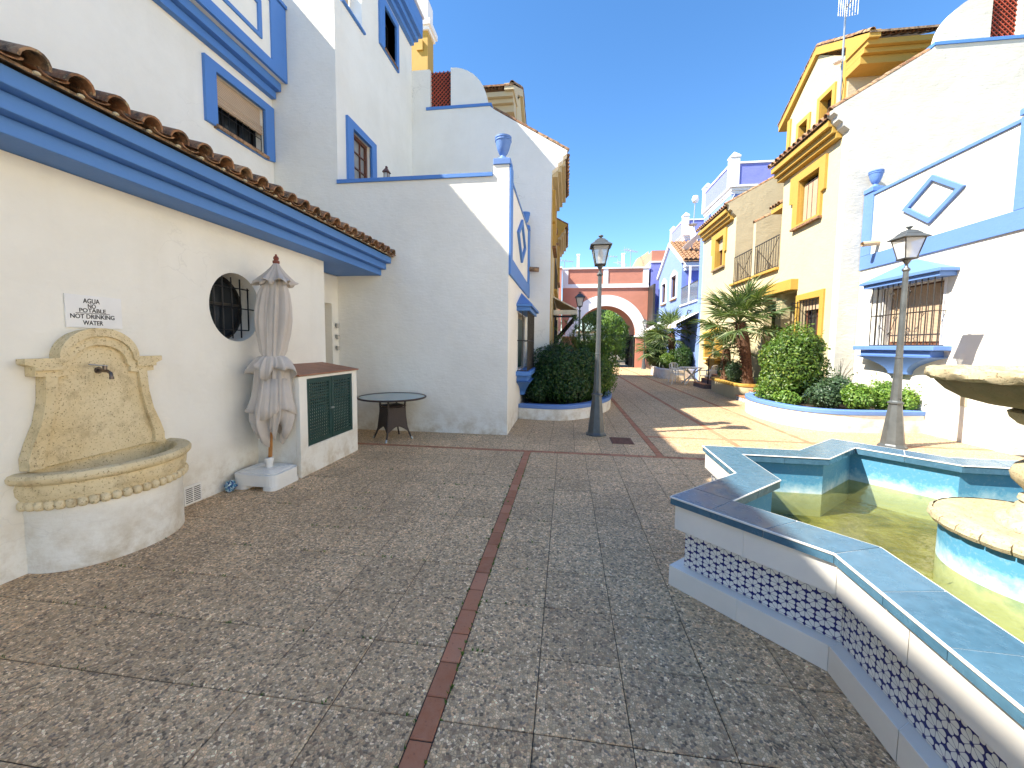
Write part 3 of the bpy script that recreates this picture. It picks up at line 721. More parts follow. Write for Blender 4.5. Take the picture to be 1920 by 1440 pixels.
# ================================================================== YELLOW HOUSES (rows, mirrored)
def yellow_row(side, label, dz, cx):
    """side 'R' (facade X=6.35 facing -X) or 'L' (facade X=-.45 facing +X)"""
    R = side == 'R'
    h = house('house', label, (cx, 12, 0))
    F = ('xm', 6.35) if R else ('xp', -.45)
    sg = 1 if R else -1
    X = lambda w_: P(F, 0, 0, w_)[0]          # depth into the street
    mi = lambda x: x if R else 5.9-x          # right-hand plan x to this side
    def bx(x0, x1, *a): q = sorted((mi(x0), mi(x1))); return (q[0], q[1])+a
    zt = 6.55+dz
    # front facade of first house
    lowhole = rect(11.15, 12.06, 1.9, 2.90) if R else rect(11.3, 11.8, 1.2, 2.3)
    M().plate(F, rect(10.741, 13.30, 0, zt), [rect(11.46, 12.38, 5.0+dz, 6.20+dz), lowhole]+([rect(12.25, 13.03, .02, 3.2)] if R else []), 0, -.24).build('facade_wall', m_cream, h)
    # fire wall facing the camera
    A = 'ym'
    FG = ('ym', 10.5)
    def g(pts): return [(mi(x), z+dz) for x, z in pts]
    arc = [(8.04+.96*(1-cos(t)), 8.37+.95*sin(t)) for t in [i*pi/2/10 for i in range(11)]]
    out = [(6.35, -dz), (6.35, 6.62), (6.22, 6.72), (6.20, 6.80), (6.10, 6.86), (6.08, 6.96), (5.99, 7.02), (5.98, 7.10), (7.87, 8.22), (8.04, 8.36)]+arc[1:]+[(9.0, 9.32), (9.0, 8.38), (9.56, 8.38), (9.56, 9.32), (12.0 if R else 10.05, 9.32), (12.0 if R else 10.05, -dz)]
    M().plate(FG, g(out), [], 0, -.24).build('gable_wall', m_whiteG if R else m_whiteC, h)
    lat = M()
    u0, u1, v0, v1 = 9.0, 9.56, 8.38, 9.32
    st = .105; k = -20
    while k < 40:                                     # crossed slats of the lattice
        for s in (1, -1):
            c0 = k*st
            pts = []
            for t in [q*.01 for q in range(0, 160)]:
                uu = u0+t*.7071; vv = (v0+c0+t*.7071) if s > 0 else (v1-c0-t*.7071)
                if u0 <= uu <= u1 and v0 <= vv <= v1: pts.append((uu, vv))
            if len(pts) > 4:
                w_ = -.12 if s > 0 else -.10
                a, b = pts[0], pts[-1]; d = Vector((b[0]-a[0], b[1]-a[1])).normalized(); n_ = Vector((-d.y, d.x))*.0085
                for ww in (w_,):
                    q = [(a[0]+n_.x, a[1]+n_.y), (b[0]+n_.x, b[1]+n_.y), (b[0]-n_.x, b[1]-n_.y), (a[0]-n_.x, a[1]-n_.y)]
                    lat.plate(FG, g(q), [], ww, ww-.02)
        k += 1
    lat.build('lattice', plain('red_brown_lattice', (.40, .075, .035), .6), h)
    M().box(*bx(u0, u1, 10.66, 10.70, v0+dz, v1+dz)).build('lattice_backing', m_dark, h)
    M().box(*bx(7.92, 12 if R else 9.66, 10.47, 10.80, 8.30+dz, 8.37+dz)).build('ledge_coping', m_blue, h, bevel=.004)
    for a, b in (((5.96, 7.13), (7.86, 8.25)),):
        cap_tiles(h, (mi(a[0]), 10.58, a[1]+dz-.02), (mi(b[0]), 10.58, b[1]+dz-.02), .33)
    # cornice + eave
    cm = m_yel if R else m_cream2
    for i, (w_, z0, z1) in enumerate(((.14, 6.56, 6.68), (.23, 6.682, 6.82), (.33, 6.822, 6.97))):
        M().fb(F, 10.742, 13.42, z0+dz, z1+dz, -.24, w_).build('cornice_step', cm, h, bevel=.006)
    X0 = X(.40)
    eave(h, (X0, 10.60, 7.02+dz), (X0, 13.5, 7.02+dz), (-sg, 0), .2155, .5)
    rz = lambda x: 7.05+dz+(x-5.95)*.58
    vs = [(mi(5.97), 10.742, rz(5.97)), (mi(5.97), 13.45, rz(5.97)), (mi(8.2), 13.45, rz(8.2)), (mi(8.2), 10.742, rz(8.2))]
    M().add(vs+[(a, b, c-.06) for a, b, c in vs], [(0, 1, 2, 3), (7, 6, 5, 4), (0, 4, 5, 1), (1, 5, 6, 2), (2, 6, 7, 3), (3, 7, 4, 0)]).build('roof', m_tile, h)
    M().box(*bx(6.6, 12, 13.06, 13.30, 0, 6.9+dz)).build('rear_gable', m_cream, h)
    M().box(*bx(6.35, 6.6, 13.301, 13.305, 0, 3.9)) 
    # upper window: eared ochre surround with roller blind
    y0, y1, v0, v1 = 11.20, 12.82, 4.96+dz, 6.42+dz
    wn = surround(h, F, [(11.35, v0), (12.62, v0), (12.62, 5.66+dz), (12.80, 5.70+dz), (12.80, v1), (11.22, v1), (11.22, 5.58+dz), (11.35, 5.55+dz)], rect(11.46, 12.38, 5.02+dz, 6.20+dz), m_yel, .07)
    M().plate(F, rect(11.45, 12.39, 4.99+dz, 6.21+dz), [rect(11.47, 12.37, 5.02+dz, 6.19+dz)], .0, -.16).build('reveal', m_yel, wn)
    M().fb(F, 11.47, 12.37, 5.02+dz, 6.19+dz, -.2, -.18).build('pane', m_glass, wn)
    M().fb(F, 11.50, 12.34, 5.03+dz, 6.08+dz, -.10, -.08).build('roller_blind', m_blind, wn)
    for u in (11.72, 11.95, 12.15): M().fb(F, u, u+.012, 5.03+dz, 6.1+dz, -.079, -.07).build('blind_tape', m_wood, wn)
    M().fb(F, 11.33, 12.64, 4.90+dz, 4.958+dz, -.02, .10).build('sill', m_tile, wn)
    # terrace between the two fronts
    M().plate(F, rect(13.302, 16.66, 0, 3.97+dz), [rect(13.35, 14.1, .02, 3.2)] if R else [rect(13.4, 16.2, .02, 2.4)], 0, -.24).build('terrace_facade_wall', m_cream, h)
    M().box(*bx(6.62, 9, 13.31, 16.6, 3.5+dz, 3.6+dz)).build('terrace_floor', m_tile, h)
    M().box(*bx(9, 9.2, 13.31, 16.6, 0, 6.5+dz)).build('terrace_back_wall', m_cream2, h)
    M().fb(F, 13.32, 14.93, 3.975+dz, 4.05+dz, -.1, .10).fb(F, 15.12, 16.85, 3.975+dz, 4.05+dz, -.1, .10).build('terrace_ledge', m_yel, h, bevel=.004)
    # party wall with sloping tiled top
    FP = ('ym', 14.94)
    M().plate(FP, g([(6.33, 3.98), (6.33, 5.85), (8.6, 6.95), (8.6, 3.98)]), [], 0, -.18).build('party_wall', m_cream2, h)
    cap_tiles(h, (mi(6.3), 15.02, 5.86+dz), (mi(8.5), 15.02, 6.95+dz), .33)
    for a, b in ((13.36, 14.90), (15.16, 16.62)):
        gr = M().tube([P(F, a, 4.10+dz, .02), P(F, b, 4.10+dz, .02)], .014, 5).tube([P(F, a, 5.02+dz, .02), P(F, b, 5.02+dz, .02)], .018, 5)
        n = 10
        for i in range(n+1):
            u = a+(b-a)*i/n; gr.tube([P(F, u, 4.06+dz, .02), P(F, u, 5.04+dz, .02)], .011, 4)
        gr.build('balcony_railing', m_bronze, h)
        # brace
        M().tube([P(F, a, 4.95+dz, .03), P(F, a+.8, 4.15+dz, .03)], .009, 4).build('railing_brace', m_bronze, h)
    # small tiled canopy over the terrace door
    M().fb(F, 13.31, 13.95, 5.80+dz, 5.93+dz, -.5, .02).build('door_canopy', m_yel, h)
    eave(h, (X(.06), 13.33, 5.95+dz), (X(.06), 13.98, 5.95+dz), (-sg, 0), .16, .4, pans=False)
    # second front
    FG2 = ('ym', 16.68)
    M().plate(FG2, g([(6.35, -dz), (6.35, 6.62), (6.22, 6.74), (6.20, 6.82), (6.10, 6.88), (6.05, 7.04), (5.98, 7.08), (8.05, 8.22), (9.6, 8.22), (9.6, -dz)]), [], 0, -.22).build('second_gable_wall', m_cream2 if R else m_yel, h)
    cap_tiles(h, (mi(5.95), 16.78, 7.08+dz), (mi(8.05), 16.78, 8.24+dz), .33)
    M().plate(F, rect(16.901, 20.38, 0, zt), [rect(17.77, 18.62, 4.98+dz, 6.20+dz), rect(17.7, 18.7, 1.1, 2.1)], 0, -.24).build('second_facade_wall', m_cream, h)
    for i, (w_, z0, z1) in enumerate(((.14, 6.56, 6.68), (.23, 6.682, 6.82), (.33, 6.822, 6.97))):
        M().fb(F, 16.902, 20.2, z0+dz, z1+dz, -.24, w_).build('cornice_step', cm if R else m_cream2, h, bevel=.006)
    eave(h, (X0, 16.76, 7.02+dz), (X0, 20.3, 7.02+dz), (-sg, 0), .2155, .5)
    vs = [(mi(5.97), 16.9, rz(5.97)), (mi(5.97), 20.35, rz(5.97)), (mi(8.2), 20.35, rz(8.2)), (mi(8.2), 16.9, rz(8.2))]
    M().add(vs+[(a, b, c-.06) for a, b, c in vs], [(0, 1, 2, 3), (7, 6, 5, 4), (0, 4, 5, 1), (1, 5, 6, 2), (2, 6, 7, 3), (3, 7, 4, 0)]).build('roof', m_tile, h)
    wn = surround(h, F, [(17.62, 4.94+dz), (18.95, 4.94+dz), (18.95, 5.60+dz), (19.12, 5.64+dz), (19.12, 6.45+dz), (17.50, 6.45+dz), (17.50, 5.52+dz), (17.62, 5.48+dz)], rect(17.77, 18.62, 4.99+dz, 6.20+dz), m_yel, .07)
    glazing(wn, F, 17.77, 18.62, 4.99+dz, 6.2+dz, -.2, 2, 1, m_wood)
    M().fb(F, 17.79, 18.60, 5.72+dz, 6.19+dz, -.12, -.09).build('roller_blind', m_blind, wn)
    M().plate(F, rect(17.76, 18.63, 4.96+dz, 6.21+dz), [rect(17.78, 18.61, 4.99+dz, 6.19+dz)], .0, -.16).build('reveal', m_yel, wn)
    M().fb(F, 17.6, 18.97, 4.88+dz, 4.938+dz, -.02, .10).build('sill', m_tile, wn)
    M().box(*bx(6.6, 9.6, 20.15, 20.38, 0, 7.5+dz)).build('end_wall', m_cream, h)
    M().box(*bx(9.62, 12, 10.75, 20.38, 0, 8.2+dz)).build('rear_block', m_cream2, h)
    # dormer tower with gable to the street
    xw = 7.66
    FD = ('xm', xw) if R else ('xp', 5.9-xw)
    zb = 7.7+dz
    gw = [(12.92, zb), (12.92, 9.75+dz), (14.34, 10.75+dz), (15.95, 9.62+dz), (15.95, zb)]
    dwh = [rect(13.50, 14.08, 8.45+dz, 9.22+dz), rect(14.72, 15.2, 8.35+dz, 9.05+dz)]
    M().plate(FD, gw, dwh, 0, -.2).build('dormer_wall', m_cream, h)
    for hh in dwh:
        (a, b), (c, d) = hh[0], hh[2]
        wd = surround(h, FD, rect(a-.14, c+.14, b-.12, d+.14), hh, m_yel, .05)
        M().fb(FD, a, c, b, d, -.2, -.18).build('pane', m_glass, wd); M().plate(FD, rect(a-.01, c+.01, b-.01, d+.01), [rect(a+.005, c-.005, b+.005, d-.005)], 0, -.18).build('reveal', m_yel, wd)
    M().fb(FD, 12.93, 13.12, zb, 9.7+dz, -.01, .05).build('corner_strip', m_yel, h)
    M().fb(FD, 15.74, 15.94, zb, 9.6+dz, -.01, .05).build('corner_strip', m_yel, h)
    M().plate(FD, [(12.0, 9.60+dz), (12.0, 9.78+dz), (14.34, 10.98+dz), (16.45, 9.70+dz), (16.45, 9.50+dz), (14.34, 10.76+dz), (12.9, 9.98+dz), (12.9, 9.6+dz)], [], .10, -.18).build('verge_board', m_yel if R else m_cream2, h, bevel=.006)
    ex = 9.62 if R else 9.4
    M().box(*bx(xw+.02, ex, 12.90, 13.10, zb, 9.72+dz)).build('dormer_front_wall', m_cream2, h)
    for i, (yy, z0, z1) in enumerate(((12.34, 9.16, 9.36), (12.22, 9.362, 9.48), (12.10, 9.482, 9.62))):
        M().box(*bx(xw-.06+.001*i, ex, yy, 12.915, z0+dz, z1+dz)).build('dormer_cornice_step', m_yel if R else m_cream2, h, bevel=.006)
    eave(h, (mi(xw-.12), 12.04, 9.70+dz), (mi(ex), 12.04, 9.70+dz), (0, -1), .2155, .45)
    for (ya, za, yb2, zb2) in ((11.98, 9.70, 14.34, 10.99), (16.5, 9.70, 14.34, 10.99)):
        vs = [(mi(xw-.10), ya, za+dz), (mi(ex+.1), ya, za+dz), (mi(ex+.1), yb2, zb2+dz), (mi(xw-.10), yb2, zb2+dz)]
        M().add(vs+[(a, b, c+.05) for a, b, c in vs], [(0, 1, 2, 3), (7, 6, 5, 4), (0, 4, 5, 1), (1, 5, 6, 2), (2, 6, 7, 3), (3, 7, 4, 0)]).build('roof', m_tile, h)
        cap_tiles(h, (mi(xw-.05), ya, za+.04+dz), (mi(xw-.05), yb2, zb2+.04+dz), .33)
    M().box(*bx(xw+.2, ex, 15.75, 15.93, zb, 9.6+dz)).build('dormer_back_wall', m_cream2, h)
    M().box(*bx(ex, ex+.2, 12.9, 15.93, zb-2, 9.7+dz)).build('dormer_rear_wall', m_cream2, h)
    return h, F, X, mi
hR, FR, XR, miR = yellow_row('R', 'cream house on the right with ochre cornices, barred terrace and dormer tower', 0., 6.5)
hL, FL, XL, miL = yellow_row('L', 'cream and ochre house behind the cracked white gable wall on the left', -.6, -.6)
# right: barred ground floor window
wn = surround(hR, FR, [(11.0, 1.75), (12.21, 1.75), (12.21, 3.05), (11.0, 3.08)], rect(11.15, 12.06, 1.9, 2.90), m_yel, .05)
glazing(wn, FR, 11.15, 12.06, 1.9, 2.9, -.2, 2, 1, m_wood)
M().fb(FR, 11.16, 12.05, 2.62, 2.89, -.15, -.1).build('roller_blind', m_blind, wn)
grille(wn, FR, 11.12, 12.20, 1.85, 2.86, .14, 8, .012, (.04, .96))
# right: porch with ochre lintel, and wall lamp
M().fb(FR, 12.22, 14.15, 3.22, 3.52, -.05, .20).build('porch_lintel', m_yel, hR, bevel=.01)
M().fb(FR, 13.04, 13.33, .0, 3.22, -.2, .015).build('porch_pier', m_cream, hR)
M().box(6.85, 6.9, 12.2, 14.2, 0, 3.3).build('porch_back_wall', m_cream2, hR)
M().box(6.84, 6.80, 13.4, 14.05, .45, 2.5).build('front_door', m_wood, hR)
M().tube([(6.35, 14.35, 3.15), (6.15, 14.3, 3.2), (6.02, 14.28, 3.45), (6.0, 14.27, 3.62), (5.93, 14.25, 3.70), (5.82, 14.22, 3.68)], [.03, .03, .028, .03, .04, .02], 8).build('wall_lamp_arm', plain('weathered_copper', (.40, .22, .12), .6), hR)
# window box with ochre hood on the second front
hood(hR, FR, 17.4, 18.95, 2.15, m_yel, .35, .25); sill_bracket(hR, FR, 17.5, 18.85, 1.12, m_yel, .3)
M().fb(FR, 17.42, 17.6, 1.15, 2.1, -.02, .28).fb(FR, 18.7, 18.9, 1.15, 2.1, -.02, .28).build('window_box_cheek', m_yel, hR)
# left: yellow strip pilaster, shopfront and awning
M().fb(FL, 10.501, 10.80, 0, 5.93, .001, .012).build('corner_strip', m_yel, hL)
M().fb(FL, 13.0, 13.30, 0, 5.93, .001, .012).build('corner_strip', m_yel, hL)
M().fb(FL, 16.68, 17.4, 0, 5.93, .001, .012).build('corner_strip', m_yel, hL)
shop = thing('awning', 'cream canvas awning on a dark timber frame over the left shopfront', 'awning', (-.2, 14.3, 0))
aw = M().add([(-.43, 12.6, 3.12), (-.43, 16.0, 3.12), (.30, 16.0, 2.74), (.30, 12.6, 2.74), (-.43, 12.6, 3.08), (-.43, 16.0, 3.08), (.30, 16.0, 2.70), (.30, 12.6, 2.70)],
             [(0, 1, 2, 3), (7, 6, 5, 4), (0, 4, 5, 1), (1, 5, 6, 2), (2, 6, 7, 3), (3, 7, 4, 0)])
aw.build('canopy', m_awn, shop); M().box(.30, .315, 12.6, 16, 2.56, 2.735).box(-.43, .30, 12.59, 12.605, 2.56, 2.70).build('valance', m_awn, shop)
fr_ = M()
for y in (12.7, 14.3, 15.9): fr_.box(.2, .26, y, y+.06, 2.46, 2.55).tube([(-.40, y, 1.75), (.22, y, 2.5)], .03, 6)
fr_.box(-.43, .26, 12.68, 12.74, 2.48, 2.54).box(.20, .26, 12.66, 15.96, 2.50, 2.56).box(-.40, -.34, 12.66, 12.72, 0, 2.5).box(-.40, -.34, 14.3, 14.36, 0, 2.5)
fr_.build('frame', m_black, shop)
M().box(-3, -.9, 13.4, 16.3, 0, 2.4).build('shop_interior', m_dark, hL)

# ochre tower on the left skyline
tw = house('tower', 'ochre rooftop tower with white cornice behind the left gable', (-5.6, 13, 7))
tw['category'] = 'tower'
M().box(-7, -4.60, 13, 13.55, 7.0, 11.6).build('wall', m_yel, tw)
M().box(-7.1, -4.54, 12.94, 13.6, 11.602, 11.72).box(-7.15, -4.48, 12.88, 13.66, 11.722, 11.9).build('cornice', m_trim, tw, bevel=.01)
M().box(-7, -4.6, 13, 13.52, 11.902, 12.6).build('parapet', m_trim, tw)
M().plate(('ym', 13), rect(-4.95, -4.75, 11.0, 11.3), [], .06, -.01).build('spout_stone', m_yel, tw)

# ================================================================== RIGHT WHITE HOUSE
hW = house('house', 'sunlit white house on the right with blue diamond, blue band and barred bay window', (6.9, 8.7, 0))
FW = ('xm', 6.77)
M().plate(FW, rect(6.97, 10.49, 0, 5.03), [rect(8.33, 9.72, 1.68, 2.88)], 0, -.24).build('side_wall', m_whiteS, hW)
M().plate(('ym', 6.97), [(7.012, 0), (9.4, 0), (9.4, 5.03), (7.012, 5.03)], [], 0, -.24).build('front_wall', m_white, hW)
M().fb(FW, 6.96, 10.49, 5.032, 5.09, -.26, .03).build('wall_coping', m_capblue, hW, bevel=.006)
M().fb(FW, 6.965, 10.485, 3.41, 3.72, -.01, .035).build('band', m_capblue, hW, bevel=.006)
M().fb(FW, 6.972, 7.26, 3.722, 5.1, -.01, .036).build('pilaster', m_capblue, hW, bevel=.006)
M().fb(FW, 10.20, 10.485, 3.722, 5.12, -.01, .036).build('pilaster', m_capblue, hW, bevel=.006)
urn(hW, 6.85, 10.33, 5.12, m_capblue, .95); urn(hW, 6.85, 7.12, 5.12, m_capblue, .95)
diamond(FW, 8.72, 4.42, .65, .45, .24, m_capblue, hW)
spout(hW, (6.77, 9.98, 3.93), (-1, -.05, -.10), .34, plain('pale_clay_pipe', (.45, .33, .2), .8), .055)
ww = bay_window(hW, FW, 0., m_capblue)
M().box(7.02, 9.4, 7.22, 10.5, 3.9, 4.0).build('terrace_floor', m_cream2, hW)
M().fb(FW, 7.72, 7.84, .63, .83, -.01, .012).build('meter_box', m_cream2, hW)
# unseen house added out of frame right to bounce sunlight onto the left walls
hE = house('house', 'unseen white house on the right of the courtyard, added for its bounce light', (9.5, 1.5, 0))
M().box(9.4, 9.65, -16, 7.2, 0, 3.1).box(9.0, 9.6, -16, 6.96, 3.101, 3.35).build('wall', m_white, hE)
M().box(11.2, 11.4, -16, 7.2, 3, 8.2).build('upper_wall', m_white, hE)

# ================================================================== ARCH BUILDING
ar = thing('gateway', 'terracotta pink gateway with wide white ringed arch at the end of the street', 'gateway', (2.88, 31, 0))
FZ = ('ym', 31.0)
cxA, zs, ri = 2.88, 2.40, 2.24
arch = [(cxA-ri, 0)]+[(cxA-ri*cos(t), zs+ri*sin(t)) for t in [pi*i/36 for i in range(37)]]+[(cxA+ri, 0)]
M().plate(FZ, [(-.40, 0)]+arch+[(5.90, 0), (5.90, 7.35), (-.40, 7.35)], [], 0, -3.2).build('wall', m_pink, ar)
ro = 3.02
ring = [(cxA-ro*cos(t), zs+ro*sin(t)) for t in [pi*i/36 for i in range(37)]]+[(cxA+(ri-.03)*cos(t), zs+(ri-.03)*sin(t)) for t in [pi*i/36 for i in range(37)]]
M().plate(FZ, ring, [], .05, -.02).build('arch_ring', m_trim, ar)
M().fb(FZ, cxA+ri-.1, 5.86, 2.30, 2.42, -.3, .07).fb(FZ, -.38, cxA-ri+.1, 2.30, 2.42, -.3, .07).build('impost', m_trim, ar)
M().fb(FZ, -.41, 5.92, 5.95, 6.12, -.01, .09).fb(FZ, -.41, 5.90, 6.122, 6.24, -.01, .05).build('band', m_trim, ar)
for a_, b_ in ((-.41, .02), (2.62, 2.98), (5.5, 5.91)): M().fb(FZ, a_, b_, 6.241, 7.35, -.01, .05).build('pilaster', m_trim, ar)
M().fb(FZ, -.45, 5.96, 7.352, 7.45, -3.2, .10).build('coping', m_trim, ar)
M().box(5.02, 5.10, 31.2, 34, 0, 2.4).box(.66, .74, 31.2, 34, 0, 2.4).box(.66, 5.1, 31.9, 31.95, 2.40, 2.46).build('gate_frame', m_black, ar)
for k_ in range(2):
    lf = M().tube([(5.0, 31.9+k_*1.0, .1), (5.0, 31.9+k_*1.0, 2.4)], .03, 6)
    for i in range(9): lf.tube([(4.95-.02*i, 31.6+i*.12+k_*1.1, .1), (4.95-.02*i, 31.6+i*.12+k_*1.1, 2.35)], .02, 4)
    lf.build('gate_leaf', m_black, ar)
hp = house('house', 'pink rendered end house joining the gateway on the left', (-.6, 26, 0))
M().box(-5, -.47, 20.39, 29.9, 0, 3.3).build('wall', m_pink, hp)
M().box(-3, -.47, 30.1, 30.98, 0, 7.3).build('end_wall', m_pink, hp)
M().box(-3, -.43, 30.05, 31.0, 7.302, 7.4).build('coping', m_trim, hp)
for (y) in (22.2, 25.0, 27.6):
    q = M().plate(('xp', -.47), rect(y-.1, y+1.1, 1.0, 2.4), [rect(y, y+1, 1.1, 2.3)], .05, -.01).build('window', m_trim, hp)
    M().fb(('xp', -.47), y, y+1, 1.1, 2.3, -.005, .01).build('pane', m_glass, q)
# aerials behind
def aerial(x, y, z0, z1, label, L=1.0, n=6, rot=0.):
    o = thing('television_aerial', label, 'aerial', (x, y, z0), 'rooftop aerials beyond the gateway')
    M().tube([(x, y, z0), (x, y, z1)], .03, 5).build('mast', m_galv, o)
    m = M(); dx, dy = cos(rot), sin(rot)
    m.tube([(x-dx*L*.5, y-dy*L*.5, z1-.1), (x+dx*L*.5, y+dy*L*.5, z1-.1)], .018, 4)
    for i in range(n):
        t = -.5+i/(n-1); px_, py_ = x+dx*L*t, y+dy*L*t; hl = .16+.22*(1-i/(n-1))
        m.tube([(px_+dy*hl, py_-dx*hl, z1-.1), (px_-dy*hl, py_+dx*hl, z1-.1)], .012, 4)
        m.tube([(px_, py_, z1-.1-hl*.6), (px_, py_, z1-.1+hl*.6)], .012, 4)
    m.build('antenna', m_galv, o); return o
ae_L = ['tall aerial furthest left above the gateway parapet', 'lower aerial just right of the left parapet corner', 'aerial rising just right of the near lantern', 'aerial nearest the yellow chimney wall', 'highest aerial over the gateway']
M_ = [(-.3, 36, 9.6, .5), (.6, 36, 8.9, 1.2), (3.2, 38, 9.9, .3), (4.3, 38, 9.3, 1.), (5.0, 40, 10.3, .7)]
for lb, (x, y, z1, rt) in zip(ae_L, M_): aerial(x, 33.9, 7.36, z1-.9, lb, 1.5, 7, rt)
for x, lb in ((.75, 'white flue pipe above the gateway on the left'), (4.12, 'white flue pipe above the gateway on the right')):
    tag(M().box(x-.09, x+.09, 31.6, 31.8, 7.452, 8.55).box(x-.13, x+.13, 31.56, 31.84, 8.552, 8.62).build('flue_pipe', m_trim), lb, 'chimney')

# ================================================================== BLUE HOUSES
h1 = house('house', 'pale blue gabled house with tiled roof and white trimmed windows on the right', (6.5, 25, 0))
FQ = ('xm', 6.35)
wq = [rect(24.9, 26.1, 4.55, 5.85), rect(27.4, 28.5, 4.5, 5.75)]
M().plate(FQ, [(23.9, 0), (29.6, 0), (29.6, 6.4), (26.75, 7.95), (23.9, 6.35)], wq, 0, -.25).build('gable_wall', m_pale, h1)
for r_ in wq:
    (a, b), (c, d) = r_[0], r_[2]
    q = surround(h1, FQ, [(a-.15, b-.1), (c+.15, b-.1), (c+.15, d+.05), ((a+c)/2, d+.35), (a-.15, d+.05)], r_, m_trim, .06); glazing(q, FQ, a, c, b, d, -.1, 2, 1, m_wood)
    M().fb(FQ, a-.12, c+.12, b-.16, b-.10, -.02, .1).build('sill', m_tile, q)
M().plate(FQ, [(23.7, 6.28), (23.7, 6.48), (26.75, 8.12), (29.75, 6.48), (29.75, 6.28), (26.75, 7.9)], [], .12, -.2).build('verge_board', m_trim, h1)
M().box(6.6, 10.5, 23.9, 24.1, 0, 6.3).build('front_wall', m_lilac, h1)
M().box(6.45, 10.5, 23.62, 23.899, 5.86, 6.02).box(6.4, 10.5, 23.5, 23.899, 6.022, 6.28).build('cornice', m_trim, h1, bevel=.01)
rt = M()
for side, (ya, yb) in ((0, (23.42, 26.75)), (1, (30.0, 26.75))):
    vs = [(6.3, ya, 6.3), (10.6, ya, 6.3), (10.6, yb, 8.1), (6.3, yb, 8.1)]
    M().add(vs+[(a, b, c+.05) for a, b, c in vs], [(0, 1, 2, 3), (7, 6, 5, 4), (0, 4, 5, 1), (1, 5, 6, 2), (2, 6, 7, 3), (3, 7, 4, 0)]).build('roof', m_tile, h1)
L_ = math.hypot(3.33, 1.8); rd = Vector((0, -3.33, -1.8)).normalized(); rn = Vector((0, -1.8, 3.33)).normalized()
for i in range(17):                                   # courses of barrel tiles on the street-facing slope
    for j in range(10):
        base_ = Vector((6.42+i*.245, 26.72, 8.15))+rd*(j*.37); vs = []; fs = []
        for t in (0, 1):
            for a in range(5):
                an = pi*a/4; r_ = .10+.012*t
                vs.append(base_+rd*(t*.41)+Vector((r_*cos(an), 0, 0))+rn*(r_*sin(an)*.9+.03*t))
        fs = [(a, a+1, a+6, a+5) for a in range(4)]+[(5, 6, 7, 8, 9)]
        rt.add(vs, fs)
rt.build('roof_tiles', m_tile, h1, kind='stuff')
M().box(9.5, 10.5, 24.1, 30, 0, 6.3).box(6.6, 10, 29.4, 29.6, 0, 6.3).build('rear_wall', m_pale, h1)
# terrace block between yellow and blue house
h2 = house('house', 'pale blue terrace house with smoked glass balcony beside the yellow house', (6.5, 22, 0))
M().plate(FQ, [(20.39, 0), (23.89, 0), (23.89, 3.85), (20.9, 3.85), (20.9, 7.0), (20.39, 7.3)], [], 0, -.25).build('facade_wall', m_pale, h2)
M().fb(FQ, 20.92, 22.3, 3.852, 3.93, -.1, .08).fb(FQ, 22.42, 23.88, 3.852, 3.93, -.1, .08).build('balcony_ledge', m_trim, h2)
M().fb(FQ, 22.3, 22.42, 3.852, 5.85, -.05, .03).build('balcony_post', m_trim, h2)
for a, b in ((20.95, 22.27), (22.45, 23.85)): M().fb(FQ, a, b, 3.98, 4.85, .0, .012).build('glass_panel', m_bglass, h2)
M().tube([P(FQ, 20.93, 4.87, 0), P(FQ, 23.88, 4.87, 0)], .025, 6).build('handrail', m_bronze, h2)
M().box(6.6, 9, 20.9, 23.88, 3.2, 3.3).box(9, 9.2, 20.4, 23.9, 0, 6.6).build('terrace', m_lilac, h2)
M().tube([(6.35, 21.9, 3.45), (6.2, 21.9, 3.5), (6.15, 21.9, 3.3)], .03, 6).build('wall_lamp', m_black, h2)
# higher blue parapets behind
def blue_tower(label, x0, x1, y0, y1, z0, z1, slope=True):
    h = house('house', label, (x0, y0, 0)); m = m_lilac
    M().box(x0+.15, x1, y0+.15, y1, 0, z0+.1).build('wall', m_pale, h)
    M().box(x0, x1, y0, y1, z0-.05, z0+.05).box(x0+.08, x1, y0+.08, y1-.1, z0-.2, z0-.052).box(x0+.15-.02, x1, y0+.13, y1-.15, z0-.35, z0-.202).build('cornice', m_trim, h, bevel=.01)
    M().box(x0+.05, x0+.2, y0+.4, y1-.4, z0+.05, z1-.12).box(x0+.4, x1, y0+.05, y0+.2, z0+.05, z1-.12).build('parapet', m, h)
    M().box(x0+.0, x0+.25, y0+.4, y1-.4, z1-.12, z1-.03).box(x0+.4, x1, y0, y0+.25, z1-.12, z1-.03).build('parapet_coping', m_trim, h)
    for yy in (y0, y1-.42):
        M().box(x0, x0+.42, yy, yy+.42, z0+.051, z1+.2).build('pier', m_trim, h)
        M().lathe([(.34, 0), (.34, .08), (0, .34)], (x0+.21, yy+.21, z1+.201), 4, pi/4).build('pier_cap', m_trim, h)
    return h
t1 = blue_tower('pale blue rooftop terrace with white piers above the cream gable', 8.0, 13, 22.0, 26.3, 9.7, 10.9)
t2 = blue_tower('distant lilac rooftop terrace with white piers above the tiled gable', 8.6, 13, 32.5, 36.5, 10.1, 11.3)
M().add([(8.05, 22.1, 8.9), (8.3, 22.1, 9.35), (6.6, 24.8, 7.4), (6.8, 25.1, 7.1), (8.05, 22.4, 8.9), (8.3, 22.4, 9.35), (6.6, 25.1, 7.4), (6.8, 25.4, 7.1)],
        [(0, 1, 3, 2), (4, 6, 7, 5), (0, 4, 5, 1), (2, 3, 7, 6), (0, 2, 6, 4), (1, 5, 7, 3)]).build('stair_wall', m_trim, t1)
